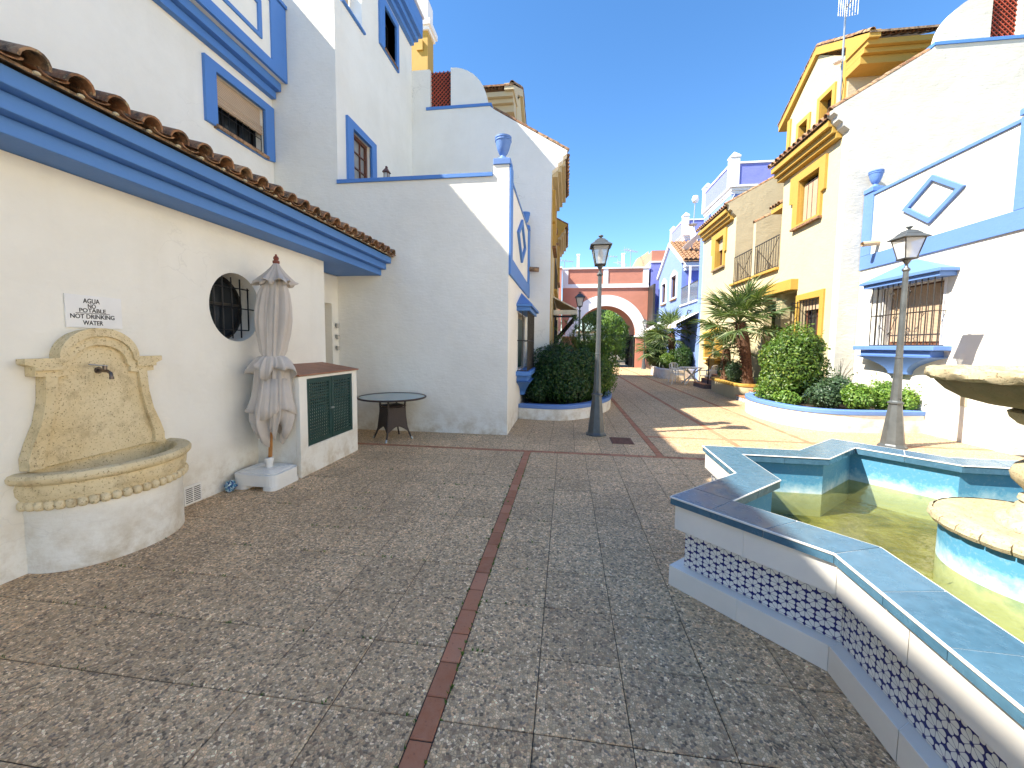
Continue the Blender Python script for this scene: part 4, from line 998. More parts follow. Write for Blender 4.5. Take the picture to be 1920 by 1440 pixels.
M().add([(8.6, 31, 10.4), (8.9, 31, 10.4), (8.3, 28.2, 7.6), (8.7, 28.2, 7.6), (8.6, 31.2, 10.4), (8.9, 31.2, 10.4), (8.3, 28.4, 7.6), (8.7, 28.4, 7.6)],
        [(0, 1, 3, 2), (4, 6, 7, 5), (0, 4, 5, 1), (2, 3, 7, 6), (0, 2, 6, 4), (1, 5, 7, 3)]).build('stair_wall', m_trim, t2)
h3 = house('house', 'lilac blue house with salmon parapet to the right of the gateway', (7.5, 32, 0))
M().box(6.05, 8.6, 31.0, 36, 0, 7.75).build('wall', m_lilac, h3); M().box(6.0, 8.7, 30.95, 36, 7.752, 7.86).build('coping', m_trim, h3)
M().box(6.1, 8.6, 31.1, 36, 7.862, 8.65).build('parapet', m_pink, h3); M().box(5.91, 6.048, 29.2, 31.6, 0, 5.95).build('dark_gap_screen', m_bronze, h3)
h4 = house('house', 'small yellow rendered chimney wall rising behind the gateway', (5.6, 34, 0))
M().plate(('ym', 34.5), [(5.2, 0), (6.5, 0), (6.5, 9.4), (6.1, 9.1), (5.6, 8.8), (5.2, 8.0)], [], 0, -.5).build('wall', m_cream, h4)
# awnings on the blue side
def parasol_awning(x0, x1, y0, y1, z, lab):
    a = thing('awning', lab, 'awning', ((x0+x1)/2, (y0+y1)/2, 0))
    xm = x1
    vs = [(x0, y0, z), (x1, y0, z+.55), (x1, y1, z+.55), (x0, y1, z)]
    M().add(vs+[(p, q, r-.03) for p, q, r in vs], [(0, 1, 2, 3), (7, 6, 5, 4), (0, 4, 5, 1), (1, 5, 6, 2), (2, 6, 7, 3), (3, 7, 4, 0)]).build('canopy', m_awn if False else m_trim, a)
    M().box(x0-.01, x0+.005, y0, y1, z-.2, z-.031).build('valance', m_awn, a)
    M().tube([(x0+.1, y0+.1, z-.05), (x1, y0+.1, z-.6)], .025, 5).tube([(x0+.1, y1-.1, z-.05), (x1, y1-.1, z-.6)], .025, 5).build('arm', m_black, a)
parasol_awning(5.3, 6.33, 20.6, 23.4, 2.75, 'white awning on the blue terrace house beside the large palm')
parasol_awning(5.4, 6.33, 26.2, 29.0, 2.75, 'white awning far down on the blue gabled house')
# side furniture of rooftops: antenna on right
ag = thing('satellite_mast', 'tall galvanised mast with square mesh antenna beside the dormer tower', 'antenna mast', (6.72, 11.6, 7.5))
mx, my = 6.74, 11.6
M().tube([(mx, my, 7.45), (mx, my, 10.5)], .022, 8).build('mast', m_galv, ag)
M().tube([(mx-.02, my-.02, 7.5), (mx+.06, my, 8.2), (mx-.02, my+.02, 8.7), (mx+.03, my-.02, 9.0)], .008, 5).build('cable', m_black, ag)
pm = M()
for i in range(9):
    t = -.22+.055*i; pm.tube([(mx+t, my-.05-abs(t)*.2, 9.83), (mx+t, my-.05-abs(t)*.2, 10.28)], 0.0035, 4).tube([(mx-.22, my-.09, 9.83+i*.056), (mx, my-.05, 9.83+i*.056), (mx+.22, my-.09, 9.83+i*.056)], 0.0035, 4)
pm.tube([(mx, my, 10.05), (mx-.02, my-.35, 10.08)], .012, 5).tube([(mx-.1, my-.3, 10.08), (mx+.1, my-.3, 10.10)], .02, 5)
pm.build('grid_reflector', m_galv, ag)
M().lathe([(0, 0), (.08, .01), (.10, .04), (.1, .06), (0, .065)], (mx-.12, my-.02, 8.75), 12).build('junction_dome', m_whitepl, ag)
sm = thing('satellite_mast', 'thin mast with small round dish above the far blue roofs', 'antenna mast', (7.0, 25.5, 7.6))
M().tube([(7.1, 24.9, 7.3), (7.2, 24.9, 10.0)], .03, 5).build('mast', m_galv, sm)
M().lathe([(0, -.2), (.14, -.18), (.2, 0), (.14, .18), (0, .2)], (7.2, 24.9, 10.1), 12).build('dome', m_whitepl, sm, smooth=True)
M().lathe([(0, 0), (.2, .04), (.28, .1)], (7.1, 24.8, 8.55), 14).build('dish', m_galv, sm)

# ================================================================== WALL FOUNTAIN (left)
wf = thing('wall_fountain', 'sandstone wall fountain with arched back and brass tap below the sign', 'wall fountain', (-3.5, 2.66, 0))
cy = 2.615
def mirror(pts): return pts+[(2*cy-a, b) for a, b in pts[::-1]]
arcp = [(cy-.255*cos(t), 1.475+.215*sin(t)) for t in [pi/2*i/12 for i in range(13)]]
left = [(cy-.455, .72), (cy-.455, .80), (cy-.425, .90), (cy-.375, 1.03), (cy-.345, 1.18), (cy-.335, 1.35), (cy-.39, 1.355), (cy-.39, 1.42), (cy-.43, 1.44), (cy-.43, 1.475), (cy-.27, 1.475)]
outb = mirror(left+arcp[:-1])
M().plate(FA, outb, [], .062, .001).build('back_slab', m_stone, wf, bevel=.006)
# raised moulded border
inl = [(cy-.375, .72), (cy-.375, .80), (cy-.35, .90), (cy-.315, 1.03), (cy-.285, 1.18), (cy-.27, 1.345), (cy-.205, 1.355), (cy-.205, 1.40)]+[(cy-.185*cos(t), 1.42+.15*sin(t)) for t in [pi/2*i/10 for i in range(10)]]
inb = mirror(inl)
full = [outb[0]]+outb[1:]
M().plate(FA, outb+inb[::-1], [], .092, .0625).build('back_moulding', m_stone, wf, bevel=.006)
mid = mirror([(cy-.40, 1.395), (cy-.40, 1.42), (cy-.45, 1.44), (cy-.45, 1.478), (cy-.285, 1.478)]+[(cy-.265*cos(t), 1.478+.222*sin(t)) for t in [pi/2*i/12 for i in range(12)]])
midi = mirror([(cy-.25, 1.395), (cy-.25, 1.44)]+[(cy-.225*cos(t), 1.452+.185*sin(t)) for t in [pi/2*i/12 for i in range(12)]])
M().plate(FA, mid+midi[::-1], [], .112, .0925).build('arch_moulding', m_stone, wf, bevel=.005)
# basin
bc = (-3.64, 2.665)
def half(prof, k=40): 
    m = M(); m.lathe(prof, (bc[0], bc[1], 0), k, -pi/2, 0, pi, sx=.86, sy=1.); return m
half([(.50, 0), (.50, .40), (.505, .455)]).build('pedestal', m_white, wf, smooth='auto')
half([(0, .46), (.47, .46), (.50, .47), (.515, .515), (.535, .55), (.54, .60), (.53, .625), (.555, .635), (.575, .655), (.578, .68), (.565, .70), (.53, .708), (.47, .70), (.455, .68), (.445, .60), (.0, .58)]).build('basin', m_stone, wf, smooth='auto')
M().fb(FA, 2.20, 3.13, .50, .722, .001, .03).build('basin_back', m_stone, wf)
for i in range(27):                                    # row of carved beads under the basin
    t = -pi/2+pi*(i+.5)/27
    x, y = bc[0]+.515*.86*cos(t), bc[1]+.515*sin(t)
    M().lathe([(0, -.034), (.018, -.03), (.029, -.012), (.029, .012), (.02, .028), (0, .034)], (0, 0, 0), 10, sx=1.25, sy=.95).build('carved_bead', m_stone, wf, smooth=True, loc=(x, y, .482))
# tap
tp = M().tube([(-3.60, 2.61, 1.375), (-3.48, 2.61, 1.375)], .014, 10).lathe([(0, -.004), (.026, -.004), (.026, .006), (0, .006)], (0, 0, 0), 12)
tp = M().tube([(-3.585, 2.61, 1.375), (-3.57, 2.61, 1.375)], .026, 12).tube([(-3.58, 2.61, 1.375), (-3.49, 2.61, 1.37), (-3.465, 2.61, 1.355), (-3.458, 2.61, 1.325)], .012, 10).tube([(-3.458, 2.61, 1.328), (-3.458, 2.61, 1.308)], .015, 10)
tp.tube([(-3.515, 2.61, 1.375), (-3.515, 2.61, 1.41)], .013, 8).build('tap', plain('tarnished_brass', (.16, .13, .11), .35, .9), wf, smooth='auto')
M().add([], []).tube([(-3.515, 2.63, 1.408), (-3.53, 2.52, 1.425)], .005, 6).build('tap_lever', m_galv, wf)
# sign
sg_ = thing('sign', 'white wall sign reading agua no potable not drinking water', 'sign', (-3.63, 2.64, 1.82))
M().fb(FA, 2.467, 2.84, 1.70, 1.945, .002, .012).build('board', plain('white_board', (.78, .77, .74), .4, 0, .03), sg_)
def lettering(txt, y0, y1, zc, cap):
    """text fitted between y0 and y1 with the given capital height"""
    cu = bpy.data.curves.new('lettering', 'FONT'); cu.body = txt; cu.size = 1; cu.align_x = 'CENTER'; cu.align_y = 'CENTER'; cu.extrude = .01; cu.offset = .014
    ob = bpy.data.objects.new('tmp', cu); C.objects.link(ob); bpy.context.view_layer.update()
    me = bpy.data.meshes.new_from_object(ob.evaluated_get(bpy.context.evaluated_depsgraph_get())); bpy.data.objects.remove(ob)
    xs = [v.co.x for v in me.vertices]; ys = [v.co.y for v in me.vertices]
    kx = (y1-y0)/(max(xs)-min(xs)); ky = cap/(max(ys)-min(ys)); cx0, cy0 = (max(xs)+min(xs))/2, (max(ys)+min(ys))/2
    for v in me.vertices: v.co = ((v.co.x-cx0)*kx, (v.co.y-cy0)*ky, v.co.z*.06)
    if me.materials: me.materials[0] = m_black
    else: me.materials.append(m_black)
    o = bpy.data.objects.new('lettering', me); C.objects.link(o); o.parent = sg_
    o.matrix_basis = Matrix.Translation(Vector((-3.64+.0130, (y0+y1)/2, zc))-Vector(sg_.location)) @ Matrix(((0, 0, 1, 0), (1, 0, 0, 0), (0, 1, 0, 0), (0, 0, 0, 1)))
for t, a, b, z, c_ in (('AGUA', 2.578, 2.687, 1.904, .036), ('NO', 2.607, 2.659, 1.865, .033), ('POTABLE', 2.551, 2.726, 1.832, .030), ('NOT DRINKING', 2.493, 2.784, 1.786, .034), ('WATER', 2.569, 2.702, 1.738, .034)): lettering(t, a, b, z, c_)
M().fb(FA, 2.527, 2.751, 1.8085, 1.8125, .0125, .0140).build('rule_line', m_black, sg_)

# three small pots on the recess wall
for i, (z, lb) in enumerate(((1.918, 'uppermost of three small tin wall pots by the doorway recess'), (1.714, 'middle one of three small tin wall pots by the doorway recess'), (1.51, 'lowest of three small tin wall pots by the doorway recess'))):
    o = M().lathe([(0, -.04), (.026, -.04), (.036, .035), (.04, .036), (.04, .045), (.03, .045), (.024, 0), (0, 0)], (-4.155, 6.835, z), 14).box(-4.199, -4.18, 6.825, 6.845, z-.02, z+.03).build('wall_pot', m_galv, smooth='auto')
    tag(o, lb, 'wall pot', 'tin pots on the recess wall')

# ================================================================== CABINET
cb = thing('utility_cupboard', 'white masonry utility cupboard with brown tiled top and green perforated doors', 'cupboard', (-3.35, 4.9, 0))
M().plate(('xp', -3.08), rect(4.25, 5.54, 0, 1.205), [rect(4.39, 5.41, .345, 1.17)], 0, -.06).build('front_wall', m_white, cb, bevel=.005)
M().add([(-3.638, 4.25, 0), (-3.142, 4.25, 0), (-3.142, 4.25, 1.21), (-3.638, 4.25, 1.30), (-3.638, 4.32, 0), (-3.142, 4.32, 0), (-3.142, 4.32, 1.21), (-3.638, 4.32, 1.30)],
        [(0, 1, 2, 3), (7, 6, 5, 4), (0, 4, 5, 1), (1, 5, 6, 2), (2, 6, 7, 3), (3, 7, 4, 0)]).build('side_wall', m_white, cb)
M().add([(-3.638, 5.47, 0), (-3.142, 5.47, 0), (-3.142, 5.47, 1.21), (-3.638, 5.47, 1.30), (-3.638, 5.54, 0), (-3.142, 5.54, 0), (-3.142, 5.54, 1.21), (-3.638, 5.54, 1.30)],
        [(0, 1, 2, 3), (7, 6, 5, 4), (0, 4, 5, 1), (1, 5, 6, 2), (2, 6, 7, 3), (3, 7, 4, 0)]).build('side_wall', m_white, cb)
M().box(-3.60, -3.108, 4.40, 5.40, .02, .79).build('stored_tank', m_whitepl, cb)
tb = plain('brown_clay_floor_tile', (.31, .135, .075), .55, 0, .18, 5)
for i in range(4):
    for j in range(2):
        y0 = 4.225+i*.335; y1 = y0+.331; a, b = (-3.638+j*.292, -3.638+j*.292+.288); za, zb_ = 1.315-j*.045, 1.315-(j+1)*.045
        vs = [(a, y0, za), (b, y0, zb_), (b, y1, zb_), (a, y1, za)]
        M().add([(p, q, r-.014) for p, q, r in vs]+[(p, q, r+.004) for p, q, r in vs], [(3, 2, 1, 0), (4, 5, 6, 7), (0, 1, 5, 4), (1, 2, 6, 5), (2, 3, 7, 6), (3, 0, 4, 7)]).build('top_tile', tb, cb, bevel=.002)
for k_, (a, b) in enumerate(((4.395, 4.895), (4.905, 5.405))):
    m = M(); FC = ('xp', -3.085)
    z0, z1 = .35, 1.165; fw = .05
    m.fb(FC, a, a+fw, z0, z1, -.03, 0).fb(FC, b-fw, b, z0, z1, -.03, 0).fb(FC, a+fw, b-fw, z0, z0+fw, -.03, 0).fb(FC, a+fw, b-fw, z1-fw, z1, -.03, 0)
    m.build('door', m_greenp, cb)
    m = M(); nu, nv = 10, 18; ua, ub, va, vb = a+fw, b-fw, z0+fw, z1-fw; du = (ub-ua)/nu; dv = (vb-va)/nv
    dd = bpy.data.objects[[o.name for o in cb.children if o.name.startswith('door')][-1]]
    for i in range(nu+1):
        u = ua+du*i; m.fb(FC, max(ua, u-du*.24), min(ub, u+du*.24), va, vb, -.012, -.006)
    for j in range(nv+1):
        v = va+dv*j; m.fb(FC, ua, ub, max(va, v-dv*.27), min(vb, v+dv*.27), -.0125, -.0055)
    m.build('perforated_panel', m_greenp, dd)
M().fb(('xp', -3.085), 4.86, 4.93, .74, .76, .001, .02).build('latch', m_galv, cb)

# ================================================================== PARASOL + base
um = thing('parasol', 'closed beige parasol on a wooden pole against the white wall', 'parasol', (-3.34, 4.05, 0))
px0, py0 = -3.34, 4.05; tx, ty = .07, .14                # lean of the pole over 2.6 m
def ax(z): t = z/2.6; return px0+tx*t, py0+ty*t
M().tube([(*ax(z), z) for z in (.18, .9, 1.8, 2.5)], .021, 12).build('pole', m_oak, um, smooth=True)
prof = [(2.49, .03, 0), (2.46, .055, .1), (2.40, .10, .16), (2.33, .15, .25), (2.29, .175, .3)]
def canopy(levels, n=200, ribs=8, wav=1., seed=0, ph=0.):
    rnd = random.Random(seed); m = M()
    W = [(f, rnd.uniform(.5, 1)*a, rnd.uniform(0, 6.28), rnd.uniform(-2.4, 2.4)) for f, a in ((2, .35), (3, .4), (5, .5), (7, .5), (9, .45), (12, .3), (17, .22), (23, .14), (31, .08))]
    for z, r, a in levels:
        cx_, cy_ = ax(z)
        for j in range(n):
            t = 2*pi*j/n; q = sum(A*cos(f*t+p+d*z*(.5 if f < 6 else 1)) for f, A, p, d in W)
            q = r*(1+a*wav*max(-1.1, min(1.1, q))); m.v.append((cx_+q*cos(t), cy_+q*sin(t), z))
    return m, n
def skin(m, n, L):
    for i in range(L-1):
        for j in range(n): m.f.append((i*n+j, i*n+(j+1) % n, (i+1)*n+(j+1) % n, (i+1)*n+j))
def solid(o, t=.003):
    s = o.modifiers.new('cloth', 'SOLIDIFY'); s.thickness = t
lv = [(2.50, .025, 0), (2.46, .045, .1), (2.40, .085, .22), (2.34, .13, .33), (2.29, .165, .42), (2.27, .175, .5)]
m, n = canopy(lv, seed=1); skin(m, n, len(lv)); 
for j in range(n): 
    x, y, z = m.v[(len(lv)-1)*n+j]; m.v[(len(lv)-1)*n+j] = (x, y, z+.035*cos(8*2*pi*j/n))
top = m.build('canopy_vent', m_fabric, um, smooth=True); solid(top)
lv = [(2.42, .05, .0), (2.30, .10, .15), (2.15, .135, .24), (2.0, .150, .26), (1.85, .152, .26), (1.7, .140, .25), (1.58, .12, .24), (1.50, .112, .22), (1.455, .104, .12), (1.43, .104, .10), (1.40, .115, .2), (1.34, .130, .25), (1.25, .14, .28), (1.1, .148, .28), (.95, .162, .28), (.82, .175, .30), (.74, .172, .36), (.64, .145, .42), (.56, .11, .5)]
m, n = canopy(lv, seed=5, ph=.7); L = len(lv); skin(m, n, L)
for li, am in ((L-1, .12), (L-2, .07), (L-3, .02)):
    for j in range(n):
        x, y, z = m.v[li*n+j]; t = 2*pi*j/n; m.v[li*n+j] = (x, y, z+am*(cos(8*t+1.)*.7+.5*cos(3*t+.4)))
cn = m.build('canopy', m_fabric, um, smooth=True); solid(cn)
# gathered ruffle hanging over the tie
lv = [(1.45, .108, .1), (1.44, .125, .2), (1.40, .155, .28), (1.33, .185, .34), (1.27, .19, .42)]
m, n = canopy(lv, seed=9, ph=2.); skin(m, n, len(lv))
for li, am in ((len(lv)-1, .09), (len(lv)-2, .04)):
    for j in range(n):
        x, y, z = m.v[li*n+j]; t = 2*pi*j/n; m.v[li*n+j] = (x, y, z+am*(cos(4*t+1.9)*.7+.4*cos(7*t)))
rf = m.build('canopy_ruffle', m_fabric, um, smooth=True); solid(rf)
# overlapping flap of the lower skirt
lv = [(1.2, .145, .12), (1.0, .172, .16), (.88, .195, .2), (.80, .205, .22)]
m, n = canopy(lv, seed=12, ph=4.); skin(m, n, len(lv))
for j in range(n):
    x, y, z = m.v[(len(lv)-1)*n+j]; t = 2*pi*j/n; m.v[(len(lv)-1)*n+j] = (x, y, z+.05*cos(3*t+.9))
sk = m.build('skirt_fold', m_fabric, um, smooth=True); solid(sk)
a_ = ax(1.44)
M().lathe([(.112, -.012), (.118, 0), (.112, .012)], (a_[0], a_[1], 1.44), 24).build('tie', m_fabric, um, smooth=True)
a_ = ax(2.5)
M().lathe([(.03, 2.49), (.036, 2.50), (.036, 2.52), (.022, 2.53), (.03, 2.55), (.022, 2.57), (.009, 2.58), (.013, 2.59), (.0, 2.60)], (a_[0], a_[1], .0), 14).build('finial', plain('red_brown_wood', (.20, .05, .03), .4), um, smooth='auto')
pb = thing('ballast_block', 'white moulded plastic parasol base block at the foot of the wall', 'parasol base', (-3.34, 4.03, 0))
def rrect(x0, x1, y0, y1, r, n=5):
    pts = []
    for cx_, cy_, a0 in ((x1-r, y1-r, 0), (x0+r, y1-r, pi/2), (x0+r, y0+r, pi), (x1-r, y0+r, 1.5*pi)):
        pts += [(cx_+r*cos(a0+pi/2*i/n), cy_+r*sin(a0+pi/2*i/n)) for i in range(n+1)]
    return pts
m = M().prism(rrect(-3.60, -3.08, 3.80, 4.235, .09), .045, .17)
m.prism(rrect(-3.60, -3.42, 3.802, 4.233, .06), .0, .046).prism(rrect(-3.25, -3.081, 3.802, 4.233, .06), .0, .046)
bs = m.build('body', m_whitepl, pb, bevel=.012)
M().prism(rrect(-3.57, -3.11, 3.83, 4.205, .08), .171, .185).build('lid', m_whitepl, pb, bevel=.006)
m = M()
for i in range(3):
    o_ = rrect(-3.54+i*.035, -3.14-i*.035, 3.86+i*.03, 4.175-i*.03, .05); in_ = rrect(-3.532+i*.035, -3.148-i*.035, 3.868+i*.03, 4.167-i*.03, .045)
    n_ = len(o_); m.add([(a, b, .191) for a, b in o_]+[(a, b, .191) for a, b in in_]+[(a, b, .184) for a, b in o_]+[(a, b, .184) for a, b in in_],
        [(k, (k+1) % n_, n_+(k+1) % n_, n_+k) for k in range(n_)]+[(k, (k+1) % n_, 2*n_+(k+1) % n_, 2*n_+k) for k in range(n_)]+[(n_+k, n_+(k+1) % n_, 3*n_+(k+1) % n_, 3*n_+k) for k in range(n_)])
m.build('rib', m_whitepl, pb)
M().lathe([(.035, .185), (.035, .24), (.045, .245), (.045, .29), (.035, .295), (.024, .30)], (-3.336, 4.055, 0), 20).build('collar', m_whitepl, pb, smooth='auto')
# crumpled bag
rr = random.Random(3); m = M(); n = 14
for i in range(9):
    for j in range(n):
        ph_ = pi*i/8; t = 2*pi*j/n; q = .05*(1+rr.uniform(-.35, .35)); m.v.append((-3.55+q*sin(ph_)*cos(t), 3.745+q*sin(ph_)*sin(t), max(.001, .055+q*1.1*cos(ph_))))
for i in range(8):
    for j in range(n): m.f.append((i*n+j, i*n+(j+1) % n, (i+1)*n+(j+1) % n, (i+1)*n+j))
k = N('blue_printed_plastic'); c = k.ramp(k.noise(38, 3, .6), [(.38, (.03, .08, .22)), (.48, (.10, .30, .36)), (.56, (.55, .62, .66)), (.64, (.05, .12, .30))], 'CONSTANT'); k.bsdf(c, .2)
tag(m.build('plastic_bag', k.m), 'crumpled blue and white plastic bag beside the parasol base', 'plastic bag')

# ================================================================== ROUND TABLE
tb_ = thing('garden_table', 'round glass topped table with dark wicker pedestal by the grey shaded wall', 'table', (-2.89, 6.34, 0))
cx_, cy_ = -2.89, 6.34
M().lathe([(0, .706), (.53, .706), (.53, .716), (0, .716)], (cx_, cy_, 0), 56).build('glass_top', m_ttop, tb_)
M().lathe([(.525, .695), (.55, .695), (.562, .705), (.562, .716), (.55, .724), (.532, .722), (.529, .717)], (cx_, cy_, 0), 56).build('rim', m_wicker, tb_, smooth=True)
M().lathe([(0, .70), (.31, .70), (.31, .706), (0, .706)], (cx_, cy_, 0), 24).build('support_disc', m_wicker, tb_)
legp = []
for i in range(4):
    a = i*pi/2+.1
    pts = [(.33, .0), (.28, .10), (.235, .22), (.215, .36), (.21, .52), (.215, .695)]
    M().tube([(cx_+r*cos(a), cy_+r*sin(a), z) for r, z in pts], .016, 8).build('leg', m_wicker, tb_, smooth=True)
    M().tube([(cx_+.335*cos(a), cy_+.335*sin(a), .0), (cx_+.315*cos(a), cy_+.315*sin(a), .045)], .018, 8).build('foot_cap', m_galv, tb_)
    b = a+pi/2
    vs = []
    for t in range(9):
        f = t/8
        for z in (0, 1):
            zz = .54 if z else .13+.10*sin(pi*f); rr_ = .205 if z else .262-.03*sin(pi*f)
            p0 = Vector((cos(a), sin(a))); p1 = Vector((cos(b), sin(b))); q = (p0*(1-f)+p1*f)*rr_; vs.append((cx_+q.x, cy_+q.y, zz))
    fs = [(2*t, 2*t+2, 2*t+3, 2*t+1) for t in range(8)]
    o = M().add(vs, fs).build('wicker_panel', m_wicker, tb_); solid(o, .012)
M().lathe([(.0, .555), (.225, .555), (.235, .575), (.0, .575)], (cx_, cy_, 0), 4, .1).build('shelf', m_wicker, tb_)

# ================================================================== LAMP POSTS
def make_lamp(label, loc):
    o = thing('street_lamp', label, 'street lamp', loc, 'lantern lamp posts along the street', local=True)
    prof = [(0, 0), (.19, 0), (.19, .022), (.165, .04), (.155, .06), (.085, .71), (.085, .715), (.105, .718), (.105, .738), (.085, .75), (.072, .765), (.048, 1.45), (.056, 1.452), (.056, 1.468), (.046, 1.475), (.036, 2.82), (.05, 2.835), (.056, 2.85), (.05, 2.868), (.034, 2.88), (.024, 2.90), (.020, 2.93), (.038, 2.96), (.06, 3.0), (0, 3.0)]
    M().lathe(prof, (0, 0, 0), 8, pi/8).build('post', m_lamp, o)
    fr = M(); h0, h1, r0, r1 = 3.005, 3.33, .082, .142
    fr.box(-r0-.01, r0+.01, -r0-.01, r0+.01, h0, h0+.02)
    for sx in (-1, 1):
        for sy in (-1, 1): fr.tube([(sx*r0, sy*r0, h0+.02), (sx*r1, sy*r1, h1)], .010, 4)
    for a, b in (((-1, -1), (1, -1)), ((1, -1), (1, 1)), ((1, 1), (-1, 1)), ((-1, 1), (-1, -1))):
        fr.tube([(a[0]*r1, a[1]*r1, h1), (b[0]*r1, b[1]*r1, h1)], .012, 4)
    fr.build('lantern_frame', m_bronze, o)
    for a, b in (((-1, -1), (1, -1)), ((1, -1), (1, 1)), ((1, 1), (-1, 1)), ((-1, 1), (-1, -1))):
        k0, k1 = r0-.002, r1-.002
        M().add([(a[0]*k0, a[1]*k0, h0+.02), (b[0]*k0, b[1]*k0, h0+.02), (b[0]*k1, b[1]*k1, h1), (a[0]*k1, a[1]*k1, h1)], [(0, 1, 2, 3)]).build('lantern_pane', m_lglass, o)
    M().lathe([(0, 3.332), (.25, 3.322), (.262, 3.332), (.25, 3.342), (.165, 3.39), (.157, 3.405), (.11, 3.437), (.10, 3.45), (.035, 3.472), (0, 3.478)], (0, 0, 0), 4, pi/4).build('lantern_roof', m_lamp, o, bevel=.003)
    M().lathe([(.02, 3.47), (.018, 3.485), (.035, 3.495), (.045, 3.508), (.035, 3.522), (0, 3.53)], (0, 0, 0), 14).build('finial', m_lamp, o, smooth=True)
    M().lathe([(0, 3.02), (.03, 3.02), (.03, 3.08), (.042, 3.10), (.045, 3.2), (.03, 3.27), (0, 3.29)], (0, 0, 0), 14).build('bulb', plain('milk_glass', (.8, .8, .76), .2), o, smooth='auto')
    M().tube([(.0, -.072, .80), (.0, -.095, .80), (.0, -.095, .775)], .006, 5).build('hook', m_black, o)
    return o
lm = make_lamp('lamp post in front of the round hedge planter beside the drain cover', (.555, 7.25, 0))
copy_tree(lm, (5.30, 7.2, 0), label='lamp post between the star fountain and the sunlit white house')
copy_tree(lm, (.44, 14.7, 0), label='smaller looking lamp post rising behind the hedge before the arch')
copy_tree(lm, (5.42, 29.2, 0), label='farthest lamp post standing at the right foot of the pink gateway')

# ================================================================== STAR FOUNTAIN
sf = thing('star_fountain', 'eight pointed star pool with blue glazed rim and patterned tile sides', 'fountain', (2.83, 2.63, 0))
SC = (2.83, 2.63); PH = 2.321
def star(apothem, ph=PH, c=SC):
    R0 = apothem/cos(pi/4); r0 = R0*.76537; pts = []
    for k in range(16):
        a = ph+k*pi/8; q = R0 if k % 2 == 0 else r0; pts.append((c[0]+q*cos(a), c[1]+q*sin(a)))
    return pts
def ring_solid(ao, ai, z0, z1, name, mat, uvs=False, bevel=0, ztop=None):
    o_, i_ = star(ao), star(ai); m = M(); n = 16
    m.add([(a, b, z0) for a, b in o_]+[(a, b, z1) for a, b in o_]+[(a, b, z0) for a, b in i_]+[(a, b, z1) for a, b in i_],
          [(k, (k+1) % n, n+(k+1) % n, n+k) for k in range(n)]+[(n+k, n+(k+1) % n, 3*n+(k+1) % n, 3*n+k) for k in range(n)]+[(2*n+k, 2*n+(k+1) % n, 3*n+(k+1) % n, 3*n+k) for k in range(n)]+[(k, (k+1) % n, 2*n+(k+1) % n, 2*n+k) for k in range(n)])
    return m.build(name, mat, sf, bevel=bevel)
ZT = .61; AO = 1.505; AI = AO-.27
# plinth, patterned sides, white frieze
def star_panels(ap, z0, z1, name, mat, inner, split=2, uv=False, gap=.0015, tiles=None):
    """one slab piece per stretch of each edge; mitred at tips and notches"""
    o_, i_ = star(ap), star(inner); cnt = 0
    for k in range(16):
        a, b = Vector(o_[k]), Vector(o_[(k+1) % 16]); c, d = Vector(i_[k]), Vector(i_[(k+1) % 16])
        L = (b-a).length
        for s in range(split):
            t0, t1 = s/split+gap/L, (s+1)/split-gap/L
            p = [a.lerp(b, t0), a.lerp(b, t1), c.lerp(d, t1), c.lerp(d, t0)]
            m = M().add([(q.x, q.y, z0) for q in p]+[(q.x, q.y, z1) for q in p], [(3, 2, 1, 0), (4, 5, 6, 7), (0, 1, 5, 4), (1, 2, 6, 5), (2, 3, 7, 6), (3, 0, 4, 7)])
            if uv:
                u0, u1 = k*1.7+L*t0, k*1.7+L*t1
                m.uv = [(u0, z0), (u1, z0), (u1, z0), (u0, z0), (u0, z1), (u1, z1), (u1, z1), (u0, z1)]
            m.build(name, mat, sf, bevel=.002 if not uv else 0)
ring_solid(AO-.012, AO-.2, 0, .135, 'plinth_core', m_grout)
star_panels(AO-.005, .001, .137, 'plinth_tile', m_glazeW, AO-.16, 2)
ring_solid(AO-.082, AO-.2, .1375, .389, 'wall_core', m_grout)
star_panels(AO-.072, .14, .388, 'pattern_panel', m_flower, AO-.10, 1, True)
ring_solid(AO-.035, AO-.2, .3895, .555, 'frieze_core', m_grout)
star_panels(AO-.022, .391, .552, 'frieze_tile', m_glazeW, AO-.06, 2)
ring_solid(AO-.008, AI+.008, .5565, ZT-.004, 'rim_bed', m_grout)
